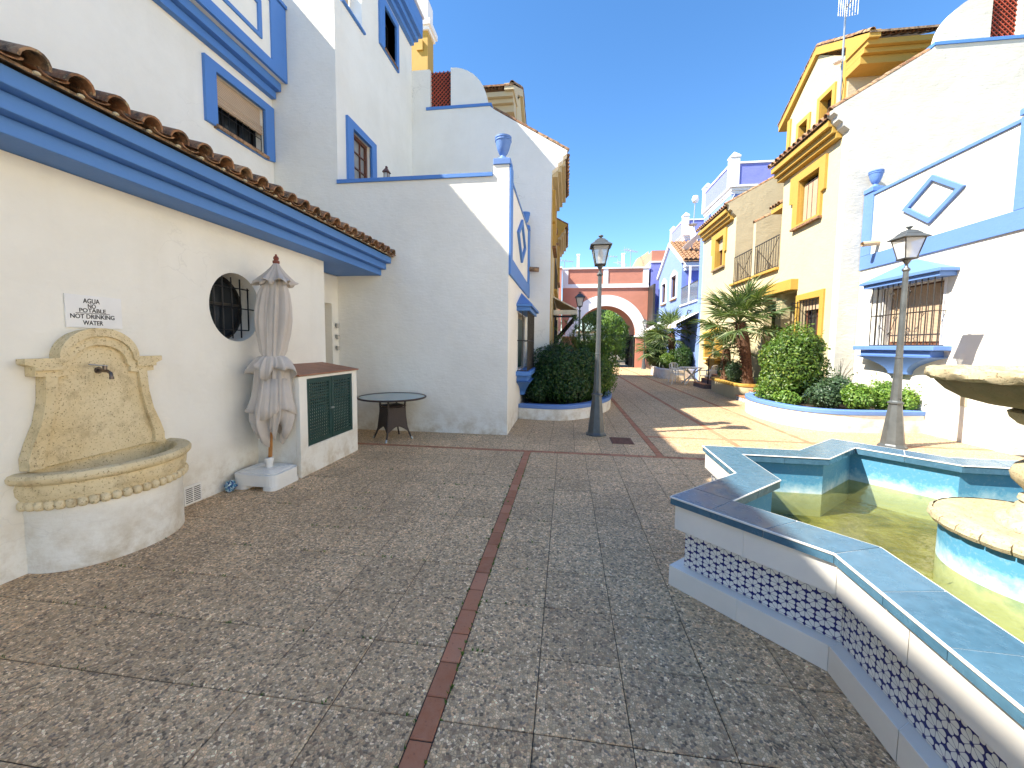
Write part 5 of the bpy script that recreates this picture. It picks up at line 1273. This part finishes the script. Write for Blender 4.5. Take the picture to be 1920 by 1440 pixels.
# glazed rim tiles
o_, i_ = star(AO), star(AI)
def rim_tile(poly, edges):
    """poly: plan corners, edges: indices of outer/inner edges which carry a face tile"""
    c = sum((Vector(p) for p in poly), Vector((0, 0)))/len(poly)
    q = [Vector(p)+(c-Vector(p)).normalized()*.0035 for p in poly]
    M().prism([tuple(p) for p in q], ZT-.008, ZT).build('rim_tile', m_glaze, sf, bevel=.0015, fix=True)
for k in range(16):
    k2 = (k+1) % 16; tip, notch = (k, k2) if k % 2 == 0 else (k2, k)
    To, No, Ti, Ni = Vector(o_[tip]), Vector(o_[notch]), Vector(i_[tip]), Vector(i_[notch])
    d = (No-To).normalized(); wdt = AO-AI; L = (No-To).length; Li = (Ni-Ti).length
    bd = .013                                    # width of the white bead on the outer edge
    A0 = To+d*wdt
    Am, Im = A0.lerp(No, .5), Ti.lerp(Ni, .5)
    rim_tile([A0, Am, Im, Ti], ()); rim_tile([Am, No, Ni, Im], ())
    # face tiles under the bead, outside and inside
    nrm = Vector((d.y, -d.x)); 
    if nrm.dot(To.lerp(No, .5)-Vector(SC)) < 0: nrm = -nrm
    for a, b in ((0, .31), (.31, .64), (.64, 1)):
        p0, p1 = To+d*(L*a+.002), To+d*(L*b-.002)
        q = [p0, p1, p1-nrm*.0085, p0-nrm*.0085]
        M().prism([tuple(x+nrm*.0) for x in q], .5575, ZT-.013).build('rim_face_tile', m_glaze, sf)
    di = (Ni-Ti).normalized()
    for a, b in ((0, .5), (.5, 1)):
        p0, p1 = Ti+di*(Li*a+.002), Ti+di*(Li*b-.002)
        q = [p0, p1, p1+nrm*.0085, p0+nrm*.0085]
        M().prism([tuple(x) for x in q], .545, ZT-.013).build('rim_face_tile', m_glaze, sf)
for k in range(0, 16, 2):
    To, Ti = Vector(o_[k]), Vector(i_[k]); d1 = (Vector(o_[(k+1) % 16])-To).normalized()*(AO-AI); d2 = (Vector(o_[k-1])-To).normalized()*(AO-AI)
    rim_tile([To, To+d1, Ti, To+d2], ())
# white bead strips along both edges
for nm, poly, rb in (('bead_trim', o_, .0065), ('bead_trim', i_, .0055)):
    for k in range(16):
        a, b = poly[k], poly[(k+1) % 16]
        M().tube([(a[0], a[1], ZT-.006), (b[0], b[1], ZT-.006)], rb, 8).build(nm, m_glazeW, sf, smooth='auto')
# pool shell
m = M(); ii = star(AI+.045); n = 16
m.add([(a, b, .05) for a, b in ii]+[(a, b, .556) for a, b in ii], [(k, (k+1) % n, n+(k+1) % n, n+k) for k in range(n)]); m.build('pool_wall', m_pool, sf)
M().prism(ii, .03, .05).build('pool_floor', m_pfloor, sf)
M().prism(star(AI+.044), .2575, .26).build('water', m_water, sf) if False else None
wp = star(AI+.043); tri = tessellate_polygon([[Vector((a, b, 0)) for a, b in wp]])
wtr = M().add([(a, b, .26) for a, b in wp], [tuple(t) for t in tri]); wo_ = wtr.build('water', m_water, sf, fix=False)
# centre piece
cpz = thing('stone_fountain', 'tiered stone fountain with fluted tray, baluster and wide upper bowl in the star pool', 'stone fountain', (SC[0], SC[1], .05))
cc = (SC[0], SC[1], 0)
M().lathe([(.475, .05), (.475, .50), (0, .50)], cc, 64).build('painted_drum', m_pool, cpz, smooth='auto')
M().lathe([(.45, .501), (.49, .505), (.505, .52), (.51, .545), (.50, .565), (.44, .575), (.40, .572), (.365, .56), (.35, .552), (0, .555)], cc, 64).build('tray', m_stone2, cpz, smooth='auto')
for i in range(26):
    t = 2*pi*i/26; t2 = 2*pi*(i+.94)/26; vs = []; fs = []
    prf = [(.49, .500), (.512, .506), (.526, .530), (.520, .556), (.503, .568)]
    K_ = 5
    for j in range(K_):
        tt = t+(t2-t)*j/(K_-1); bulge = .006*sin(pi*j/(K_-1))
        for r, z in prf: vs.append((SC[0]+(r+bulge)*cos(tt), SC[1]+(r+bulge)*sin(tt), z))
    for j in range(K_-1):
        for q in range(4): fs.append((j*5+q, j*5+q+1, j*5+q+6, j*5+q+5))
    fs += [(0, 1, 2, 3, 4), (20, 24, 23, 22, 21)]
    M().add(vs, fs).build('carved_rim_stone', m_stone2, cpz, smooth='auto')
M().lathe([(.25, .555), (.25, .58), (.235, .60), (.20, .61), (.195, .64), (.175, .66), (.17, .68), (.15, .70), (.165, .715), (.16, .735), (.135, .75), (.15, .78), (.195, .83), (.205, .87), (.185, .92), (.13, .965), (.10, 1.02), (.09, 1.08), (.10, 1.13), (.15, 1.15), (.19, 1.165), (.225, 1.20), (.235, 1.235), (.21, 1.25)], cc, 40).build('baluster', m_stone2, cpz, smooth='auto')
m = M(); K_ = 64
prf = [(.20, 1.25), (.235, 1.262), (.33, 1.275), (.43, 1.305), (.50, 1.35), (.545, 1.40), (.555, 1.42)]
m.lathe(prf, cc, K_); m.build('upper_bowl', m_stoneD, cpz, smooth='auto')
m = M(); K_ = 96; vs = []
prf = [(.53, 1.415), (.575, 1.418), (.592, 1.435), (.598, 1.458), (.59, 1.482), (.57, 1.492), (.535, 1.488), (.50, 1.45), (.40, 1.40), (.0, 1.37)]
for r, z in prf:
    for j in range(K_):
        t = 2*pi*j/K_; f = 1+(.012*cos(14*t+z*60) if 1.42 < z < 1.49 and r > .53 else 0)+.004*sin(37*t+z*91)
        m.v.append((SC[0]+r*f*cos(t), SC[1]+r*f*sin(t), z+(.003*sin(23*t) if r > .5 else 0)))
for i in range(len(prf)-1):
    for j in range(K_): m.f.append((i*K_+j, i*K_+(j+1) % K_, (i+1)*K_+(j+1) % K_, (i+1)*K_+j))
m.build('bowl_rim', m_stone2, cpz, smooth='auto')
M().lathe([(0, 1.462), (.50, 1.462)], cc, 40).build('bowl_water', m_water, cpz)

# ================================================================== PLANTERS
def smooth_poly(pts, n=6):
    out = []
    for i in range(len(pts)-1):
        p0 = Vector(pts[max(i-1, 0)]); p1 = Vector(pts[i]); p2 = Vector(pts[i+1]); p3 = Vector(pts[min(i+2, len(pts)-1)])
        for k in range(n):
            t = k/n; out.append(tuple(.5*((2*p1)+(-p0+p2)*t+(2*p0-5*p1+4*p2-p3)*t*t+(-p0+3*p1-3*p2+p3)*t**3)))
    out.append(tuple(pts[-1])); return out
def planter(name, label, pts, h, capm, th=.14, wallm=None, cap=.09):
    o = thing(name, label, 'planter', (pts[0][0], pts[0][1], 0))
    line = [Vector(p) for p in smooth_poly(pts)]
    nl = []
    for i, p in enumerate(line):
        d = (line[min(i+1, len(line)-1)]-line[max(i-1, 0)]).normalized(); nl.append(Vector((-d.y, d.x)))
    cen = sum(line, Vector((0, 0)))/len(line)
    sgn = 1 if nl[len(nl)//2].dot(cen-line[len(nl)//2]) > 0 else -1
    def ribbon(off0, off1, z0, z1):
        m = M(); n = len(line)
        a = [p+q*sgn*off0 for p, q in zip(line, nl)]; b = [p+q*sgn*off1 for p, q in zip(line, nl)]
        m.add([(p.x, p.y, z0) for p in a]+[(p.x, p.y, z1) for p in a]+[(p.x, p.y, z0) for p in b]+[(p.x, p.y, z1) for p in b],
              [(k, k+1, n+k+1, n+k) for k in range(n-1)]+[(n+k, n+k+1, 3*n+k+1, 3*n+k) for k in range(n-1)]+[(2*n+k, 2*n+k+1, 3*n+k+1, 3*n+k) for k in range(n-1)]+[(k, k+1, 2*n+k+1, 2*n+k) for k in range(n-1)]+[(0, n, 3*n, 2*n), (n-1, 2*n-1, 4*n-1, 3*n-1)])
        return m
    ribbon(0, th, 0, h-cap).build('wall', wallm or m_white, o, smooth='auto')
    ribbon(-.02, th+.02, h-cap+.002, h).build('coping', capm, o, smooth='auto', bevel=.012)
    inner = [p+q*sgn*(th*.5) for p, q in zip(line, nl)]
    M().prism([(p.x, p.y) for p in inner], .0, h-.07).build('soil', m_soil, o)
    return o
planter('planter', 'white curved planter with blue coping in front of the dark hedge', [(-1.015, 8.56), (-.4, 8.46), (.05, 8.54), (.48, 8.90), (.78, 9.42), (1.06, 10.1), (1.20, 10.9), (1.22, 11.6), (.95, 12.3), (.3, 12.6), (-.43, 12.62)], .33, m_capblue)
planter('planter', 'white curved planter with sky blue coping beside the sunlit white house', [(6.765, 8.50), (6.0, 8.36), (5.3, 8.31), (4.82, 8.5), (4.50, 8.95), (4.38, 9.6), (4.40, 10.3), (4.62, 10.95), (5.1, 11.35), (5.7, 11.5), (6.34, 11.5)], .42, m_capblue)
planter('planter', 'cream planter with yellow coping under the palms', [(6.34, 13.0), (5.7, 12.95), (5.3, 13.05), (5.18, 13.4), (5.22, 14.3), (5.30, 15.2), (5.45, 15.85), (5.9, 15.95), (6.34, 15.95)], .48, m_yel, wallm=m_cream)
planter('planter', 'low white planter far down the street by the blue house', [(6.34, 20.9), (5.6, 20.5), (4.9, 20.6), (4.7, 21.2), (4.75, 22.5), (4.9, 24.2), (5.4, 24.9), (6.34, 25.0)], .50, m_trim)

# ================================================================== STEPS
st1 = thing('steps', 'short flight of steps with patterned risers and terracotta treads by the black post', 'steps', (5.6, 12.3, 0))
def mat_riser():
    k = N('blue_white_riser_tile'); s3 = k.sep(k.pos()); u = k.mth('FRACT', k.mth('MULTIPLY', k.mth('ADD', s3[0], s3[1]), 9.)); v = k.mth('FRACT', k.mth('MULTIPLY', s3[2], 6.3))
    d = k.mth('ADD', k.mth('ABSOLUTE', k.mth('SUBTRACT', u, .5)), k.mth('ABSOLUTE', k.mth('SUBTRACT', v, .5)))
    k.bsdf(k.ramp(d, [(.28, (.05, .07, .16)), (.34, (.7, .7, .66)), (.62, (.7, .7, .66)), (.66, (.10, .12, .2))]), .3); return k.m
m_riser = mat_riser(); m_tread = plain('terracotta_tread', (.40, .17, .085), .7)
for i in range(3):
    x0 = 5.15+i*.36
    M().box(x0, 6.34, 11.55+.02*i, 12.9-.0*i, .16*i+.001, .16*(i+1)-.025).build('riser', m_riser, st1)
    M().box(x0-.02, 6.345, 11.54+.02*i, 12.91, .16*(i+1)-.024, .16*(i+1)).build('tread', m_tread, st1)
st2 = thing('steps', 'flight of brown steps rising to the yellow house behind the black post', 'steps', (5.7, 16.7, 0))
m_riser2 = plain('brown_mosaic_riser', (.17, .12, .11), .6, 0, .4, 40)
for i in range(4):
    x0 = 5.22+i*.3; 
    M().box(x0, 6.34, 16.05, 17.3, .17*i+.001, .17*(i+1)-.02).build('riser', m_riser2, st2); M().box(x0-.015, 6.345, 16.04, 17.31, .17*(i+1)-.019, .17*(i+1)).build('tread', m_tread, st2)
    M().box(x0+.28, 6.34, 16.0, 16.038, .17*i, .17*(i+1)).build('side_wall', m_cream, st2)
def rail(label, pts, post):
    o = thing('handrail', label, 'handrail', post)
    M().tube([post, (post[0], post[1], pts[0][2])], .022, 8).build('post', m_black, o); M().tube(pts, .02, 8).build('rail', m_black, o)
rail('black iron handrail post on the patterned steps', [(5.32, 11.75, 1.12), (5.9, 11.75, 1.5), (6.33, 11.75, 1.85)], (5.32, 11.75, .16))
rail('black iron handrail post on the brown steps', [(5.42, 16.2, 1.22), (5.9, 16.2, 1.55), (6.33, 16.2, 1.85)], (5.42, 16.2, .17))

# ================================================================== PLASTIC FURNITURE (far)
def plastic_table(x, y):
    o = thing('garden_table', 'white plastic garden table on the sunny terrace far down the street', 'table', (x, y, 0))
    M().prism(rrect(x-.42, x+.42, y-.42, y+.42, .12), .70, .73).build('tabletop', m_whitepl, o)
    for a, b in ((-1, -1), (1, 1)):
        M().tube([(x+a*.32, y+b*.3, 0), (x, y, .38), (x-a*.30, y-b*.3, .70)], .03, 6).build('leg', m_whitepl, o)
        M().tube([(x+a*.32, y-b*.3, 0), (x, y, .40), (x-a*.30, y+b*.3, .70)], .03, 6).build('leg', m_whitepl, o)
plastic_table(5.35, 18.0)
def chair(label, loc, rz):
    o = thing('garden_chair', label, 'chair', loc, 'white plastic garden chairs around the far table', local=True)
    M().prism(rrect(-.22, .22, -.22, .22, .06), .40, .43).build('seat', m_whitepl, o)
    for a in (-1, 1):
        M().tube([(a*.25, -.24, 0), (a*.21, -.20, .42), (a*.25, -.20, .64)], .02, 6).build('leg', m_whitepl, o)
        M().tube([(a*.25, .28, 0), (a*.21, .21, .42), (a*.22, .26, .64)], .02, 6).build('leg', m_whitepl, o)
        M().tube([(a*.25, -.22, .64), (a*.27, 0, .65), (a*.22, .26, .64)], .022, 6).build('armrest', m_whitepl, o)
    b = M().tube([(-.20, .24, .44), (-.21, .30, .80), (-.12, .31, .86), (.12, .31, .86), (.21, .30, .80), (.20, .24, .44)], .02, 6)
    for i in range(4): b.tube([(-.12+.08*i, .25, .46), (-.12+.08*i, .31, .85)], .016, 5)
    b.build('backrest', m_whitepl, o)
    return o
c1 = chair('white plastic chair nearest the left side of the far table', (4.75, 17.7, 0), 0); c1.rotation_euler = (0, 0, rad(75))
c2 = copy_tree(c1, (5.75, 17.25, 0), rad(-140), 'white plastic chair at the right of the far table beside the steps')
copy_tree(c1, (4.95, 18.75, 0), rad(20), 'white plastic chair behind the far table')

# ================================================================== VEGETATION
def leafy(blobs, n, size, seed=1, asp=.5, shell=.35, fold=.25, zmin=None):
    """blobs: (cx,cy,cz,rx,ry,rz). leaves sit in a shell under an uneven surface"""
    rnd = random.Random(seed); m = M(); vol = [b[3]*b[4]+b[4]*b[5]+b[3]*b[5] for b in blobs]; tot = sum(vol)
    for b, vv in zip(blobs, vol):
        cl = [(Vector((rnd.gauss(0, 1), rnd.gauss(0, 1), rnd.gauss(0, 1))).normalized(), rnd.uniform(-.14, .12)) for _ in range(34)]
        for _ in range(int(n*vv/tot)):
            d = Vector((rnd.gauss(0, 1), rnd.gauss(0, 1), rnd.gauss(0, 1))).normalized()
            bump = 0
            for c, a in cl:
                q = d.dot(c)
                if q > .8: bump += a*(q-.8)/.2
            rr = (1+bump)*(1-shell*rnd.random()**1.7)
            if rnd.random() < .03: rr *= 1.08
            p = Vector((b[0]+d.x*b[3]*rr, b[1]+d.y*b[4]*rr, b[2]+d.z*b[5]*rr))
            if zmin is not None and p.z < zmin: continue
            nn = (d+Vector((rnd.gauss(0, .55), rnd.gauss(0, .55), rnd.gauss(0, .55)+.25))).normalized()
            t = nn.cross(Vector((rnd.gauss(0, 1), rnd.gauss(0, 1), rnd.gauss(0, 1)))).normalized(); s = nn.cross(t)
            L = size*rnd.uniform(.6, 1.3); W = L*asp*.5
            m.add([p-t*L*.5, p+s*W-nn*fold*W, p+t*L*.5, p-s*W-nn*fold*W], [(0, 1, 2), (0, 2, 3)])
    return m
def stems(pts_base, blobs, seed=2, n=8, r=.012):
    rnd = random.Random(seed); m = M()
    for b in blobs:
        for _ in range(n):
            e = Vector((b[0]+rnd.uniform(-.6, .6)*b[3], b[1]+rnd.uniform(-.6, .6)*b[4], b[2]+rnd.uniform(-.2, .6)*b[5]))
            s = Vector((b[0]+rnd.uniform(-.25, .25)*b[3], b[1]+rnd.uniform(-.25, .25)*b[4], pts_base)); md = s.lerp(e, .5)+Vector((rnd.gauss(0, .04), rnd.gauss(0, .04), 0))
            m.tube([s, md, e], [r*1.6, r, r*.4], 5)
    return m
def bush(name, label, blobs, n, size, mat, z0, asp=.5, shell=.4, seed=1, cat='bush', group=None, core=True, zmin=None):
    o = thing(name, label, cat, (blobs[0][0], blobs[0][1], z0), group)
    leafy(blobs, n, size, seed, asp, shell, zmin=zmin).build('foliage', mat, o, fix=False)
    stems(z0, blobs, seed).build('stem', m_bark, o)
    rs = random.Random(seed+9); sh = M()
    for b in blobs:
        for _ in range(int(14*(b[3]+b[4]))):
            a = rs.uniform(0, 6.28); e = rs.uniform(-.1, 1.5); d = Vector((cos(a)*cos(e), sin(a)*cos(e), sin(e)))
            p = Vector((b[0]+d.x*b[3]*.93, b[1]+d.y*b[4]*.93, b[2]+d.z*b[5]*.93)); L2 = rs.uniform(.06, .2)*(1 if size < .09 else 1.6)
            d2 = (d+Vector((rs.gauss(0, .35), rs.gauss(0, .35), rs.gauss(0, .3)+.35))).normalized()
            for q in range(7):
                pp_ = p+d2*L2*q/6; t = Vector((rs.gauss(0, 1), rs.gauss(0, 1), rs.gauss(0, 1))).normalized(); t = (t+d2*.6).normalized(); s_ = t.cross(Vector((rs.gauss(0, 1), rs.gauss(0, 1), rs.gauss(0, 1)))).normalized(); L3 = size*rs.uniform(.6, 1.1)
                sh.add([pp_, pp_+t*L3*.5+s_*L3*asp*.5, pp_+t*L3, pp_+t*L3*.5-s_*L3*asp*.5], [(0, 1, 2), (0, 2, 3)])
    sh.build('shoots', mat, o, fix=False, kind='stuff')
    if core:
        leafy([(b[0], b[1], b[2], b[3]*.72, b[4]*.72, b[5]*.72) for b in blobs], n//3, size*1.5, seed+50, .8, .25, zmin=zmin).build('inner_foliage', mat, o, fix=False)
    return o
bush('hedge', 'dark clipped hedge filling the left planter behind the near lamp post',
     [(-.12, 9.55, .92, .62, .75, .72), (.42, 10.2, .92, .62, .85, .72), (-.62, 9.35, .62, .38, .55, .38), (-.3, 10.4, 1.05, .6, .9, .68), (.1, 9.15, .62, .45, .35, .38)], 20000, .062, m_leafD, .27, .55, .3, 4, 'hedge')
bush('shrub', 'lighter shrub trailing over the right end of the left planter',
     [(.82, 10.35, .82, .42, .7, .55), (.95, 11.3, .9, .5, .7, .6)], 6000, .055, m_leafM, .27, .5, .4, 5, 'shrub')
# papyrus tuft
pp = thing('papyrus', 'spiky papyrus clump arching over the end of the dark hedge', 'papyrus', (.85, 12.0, .3))
rnd = random.Random(11); m = M(); sm_ = M()
for i in range(300):
    a = rnd.uniform(0, 2*pi); ln = rnd.uniform(1.2, 2.35); sp_ = rnd.uniform(.15, 1.1)*.95; base_ = Vector((.72+rnd.uniform(-.5, .5), 11.9+rnd.uniform(-.7, .9), .28))
    pts = [base_+Vector((cos(a)*sp_*(t**1.6), sin(a)*sp_*(t**1.6), ln*(t-.33*sp_*t*t))) for t in (0, .3, .6, .85, 1)]
    sm_.tube(pts, [.006, .006, .005, .004, .003], 3, cap=False)
    tip = pts[-1]
    for j in range(34):
        b_ = rnd.uniform(0, 2*pi); el = rnd.uniform(-.3, 1.0); l2 = rnd.uniform(.16, .30); d = Vector((cos(b_)*cos(el), sin(b_)*cos(el), sin(el)))
        s_ = d.cross(Vector((0, 0, 1))).normalized()*.008
        q = tip+d*l2; q.z -= .05; m.add([tip-s_, tip+s_, q], [(0, 1, 2)])
m.build('umbel', m_leafG, pp, fix=False); sm_.build('stem', m_leafG, pp, fix=False)
bush('bush', 'large rounded green bush in front of the cream house on the right',
     [(5.08, 9.9, 1.30, .62, .66, .74), (5.28, 10.0, 1.05, .60, .62, .68), (4.85, 9.85, .85, .46, .5, .5), (5.35, 9.9, 1.55, .38, .45, .42)], 15000, .075, m_leafM, .35, .5, .35, 21, 'bush')
bush('shrub', 'yellow green low shrub spilling from the left end of the right planter',
     [(4.62, 9.9, .60, .25, .40, .26), (4.78, 9.35, .50, .25, .25, .18)], 1500, .075, m_leafB, .35, .45, .6, 22, 'shrub', core=False)
bush('shrub', 'low blue green shrub between the round bush and the bright hedge',
     [(5.35, 9.1, .62, .35, .32, .28), (5.75, 9.4, .72, .35, .4, .34)], 3200, .06, m_leafT, .35, .5, .45, 23, 'shrub')
bush('shrub', 'bright green low shrub behind the right lamp post',
     [(5.85, 8.85, .62, .32, .28, .28), (6.3, 8.85, .66, .32, .28, .30), (6.62, 8.72, .58, .16, .2, .26)], 4200, .06, m_leafB, .35, .5, .4, 24, 'shrub')
# wispy dry plant against the wall
dm = M(); rnd = random.Random(8)
for i in range(22):
    a = rnd.uniform(-.5, 1.2); L2 = rnd.uniform(.4, .9); p = Vector((6.1, 9.9, .5)); dm.tube([p, p+Vector((sin(a)*L2*.3, -.1, L2*.7)), p+Vector((sin(a)*L2*.7, -.2, L2))], [.006, .004, .002], 3)
tag(dm.build('dry_plant', m_bark, fix=False), 'wispy leafless twigs leaning on the white corner behind the round bush', 'plant')

def frond_mesh(seed, R=.62, n=26):
    rnd = random.Random(seed); m = M(); pl = rnd.uniform(.55, .75)
    m.tube([(0, 0, 0), (pl*.5, 0, .03), (pl, 0, 0)], [.014, .010, .008], 4)
    for i in range(n):
        a = -2.15+4.3*i/(n-1); L = R*(.72+.28*cos(a*.7))*rnd.uniform(.9, 1.08); d = Vector((cos(a), sin(a), rnd.uniform(-.08, .12))); s = Vector((-sin(a), cos(a), 0)); W = .017
        o_ = Vector((pl, 0, 0)); p1 = o_+d*L*.45; p2 = o_+d*L; p2.z -= L*rnd.uniform(.05, .28)
        z = Vector((0, 0, .012*(1 if i % 2 else -1)))
        m.add([o_-s*.003, p1-s*W+z, p1+s*W-z, o_+s*.003, p2], [(0, 1, 2, 3), (1, 4, 2)])
    me = bpy.data.meshes.new('frond'); me.from_pydata([tuple(v) for v in m.v], [], m.f); me.materials.append(m_palm); return me
FR_ = [frond_mesh(i) for i in range(4)]
def palm(label, base, top, crown, sc, nf, seed, r=.12, spread=1.35):
    o = thing('palm_tree', label, 'palm tree', base); rnd = random.Random(seed)
    b, t = Vector(base), Vector(top); pts = [b.lerp(t, f)+Vector((.05*sin(3*f), 0, 0)) for f in (0, .25, .5, .75, 1)]
    tr = M().tube(pts, [r*1.05, r*.9, r, r*1.15, r*.9], 10)
    L = (t-b).length
    for i in range(int(90*L)):                       # old leaf bases around the trunk
        f = rnd.random(); a = rnd.uniform(0, 2*pi); c = b.lerp(t, f); d = Vector((cos(a), sin(a), .7)).normalized(); p = c+Vector((cos(a), sin(a), 0))*r*.85
        s = Vector((-sin(a), cos(a), 0))*.022; tr.add([p-s, p+s, p+d*rnd.uniform(.06, .11), p+Vector((0, 0, .05))], [(0, 1, 2), (0, 2, 3), (1, 3, 2)])
    tr.build('trunk', m_trunk, o)
    for i in range(nf):
        az = 2.399*i+rnd.uniform(-.2, .2); f = i/(nf-1); el = 1.35-spread*1.35*f+rnd.uniform(-.12, .12)
        x = Vector((cos(az)*cos(el), sin(az)*cos(el), sin(el))); y = Vector((-sin(az), cos(az), 0)); z = x.cross(y)
        rl = rnd.uniform(-.4, .4); y2 = y*cos(rl)+z*sin(rl); z2 = x.cross(y2)
        ob = bpy.data.objects.new('frond', FR_[i % 4]); C.objects.link(ob); ob.parent = o
        k = sc*rnd.uniform(.85, 1.12)
        mt = Matrix(((x.x*k, y2.x*k, z2.x*k, 0), (x.y*k, y2.y*k, z2.y*k, 0), (x.z*k, y2.z*k, z2.z*k, 0), (0, 0, 0, 1))); mt.translation = t-Vector(base)-Vector((0, 0, .04*f))
        ob.matrix_basis = mt
    return o
palm('large leaning fan palm with shaggy trunk in front of the cream house', (5.62, 13.25, .42), (5.20, 13.05, 2.35), None, 1.15, 34, 5, .15, 1.35)
palm('small fan palm behind the large leaning palm', (5.45, 14.7, .42), (5.42, 14.6, 1.55), None, .72, 22, 6, .12)
palm('fan palm in the far white planter by the blue house', (5.55, 22.3, .42), (5.5, 22.2, 2.3), None, 1.25, 26, 7, .16, 1.4)
palm('shorter fan palm left of the other one in the far white planter', (5.0, 23.3, .42), (4.95, 23.3, 1.5), None, 1.1, 24, 8, .14, 1.5)
bush('shrub', 'dark shrub in the yellow coped planter', [(5.52, 14.0, .78, .3, .55, .42), (5.62, 15.0, .75, .3, .5, .36)], 3600, .06, m_leafT, .42, .5, .4, 31, 'shrub')
bush('shrub', 'green shrub at the left end of the far white planter', [(5.15, 21.3, .9, .45, .5, .42)], 2200, .08, m_leafM, .45, .5, .4, 32, 'shrub')
bush('hedge', 'clipped dark hedge at the right of the far white planter', [(5.75, 21.1, 1.05, .55, .5, .6), (6.0, 21.5, 1.05, .4, .5, .6)], 3600, .08, m_leafD, .45, .5, .3, 33, 'hedge')
bush('shrub', 'tall leafy mass under the palms at the far planter', [(5.0, 23.6, 1.2, .6, .9, .9), (5.4, 24.6, 1.0, .6, .6, .7)], 4000, .10, m_leafD, .45, .5, .4, 34, 'shrub')
# trees beyond the arch
def tree(label, x, y, blobs, n, size, mat, tr, seed, th=3.):
    o = thing('tree', label, 'tree', (x, y, 0)); leafy(blobs, n, size, seed, .6, .7).build('crown', mat, o, fix=False)
    m = M().tube([(x, y, -.1), (x+.1, y, th*.5), (x, y, th)], [tr, tr*.75, tr*.5], 8)
    for b in blobs: m.tube([(x, y, th*.7), (b[0], b[1], b[2])], [tr*.5, tr*.15], 6)
    m.build('trunk', m_bark, o); return o
tree('grey green pine tree seen through the arch on the left', 1.6, 41, [(1.4, 41, 5.2, 1.9, 1.6, 1.3), (2.6, 42, 4.6, 1.3, 1.3, 1.1), (.2, 41, 4.2, 1.3, 1.2, 1.0)], 9000, .16, m_leafT, .16, 41, 4.2)
tree('bright green bamboo like tree seen through the arch on the right', 4.6, 39, [(4.4, 39, 3.9, 1.2, 1.2, 1.6), (5.4, 39.5, 3.2, 1.0, 1.2, 1.3), (4.7, 39, 2.2, 1.3, 1.1, 1.2)], 9000, .15, m_leafB, .12, 42, 3.)
tree('dark round tree behind the bamboo like tree beyond the arch', 3.4, 46, [(3.2, 46, 5.6, 1.8, 1.6, 1.9), (4.6, 47, 4.4, 1.6, 1.6, 1.6)], 6000, .2, m_leafD, .2, 43, 4.5)
bush('hedge', 'long hedge closing the view beyond the arch', [(0., 44, 1.2, 2.2, .9, 1.5), (3.4, 44, 1.2, 2.2, .9, 1.4), (6.8, 44, 1.3, 2.2, .9, 1.5)], 9000, .17, m_leafM, 0, .5, .3, 44, 'hedge')
far = house('house', 'low white building glimpsed beyond the arch and trees', (3, 56, 0))
M().box(-6, 14, 56, 60, 0, 3.4).build('wall', m_white, far); M().box(-6.3, 14.3, 55.7, 60.3, 3.402, 3.6).build('roof', m_tile, far)

o = M()
pts_ = [(6.0+.05*sin(t*2), 27.2, 0) for t in (0, 1)]
lp = [(-.22, 0), (-.26, .5), (-.22, 1.1), (-.10, 1.55), (.05, 1.75), (.16, 1.6), (.22, 1.1), (.22, .5), (.2, 0)]
o.plate(('ym', 27.0), [(6.05+a, b) for a, b in lp], [], .06, -.06)
tag(o.build('standing_board', m_bronze, bevel=.02), 'dark curved board standing beside the far lamp post at the gateway', 'board')
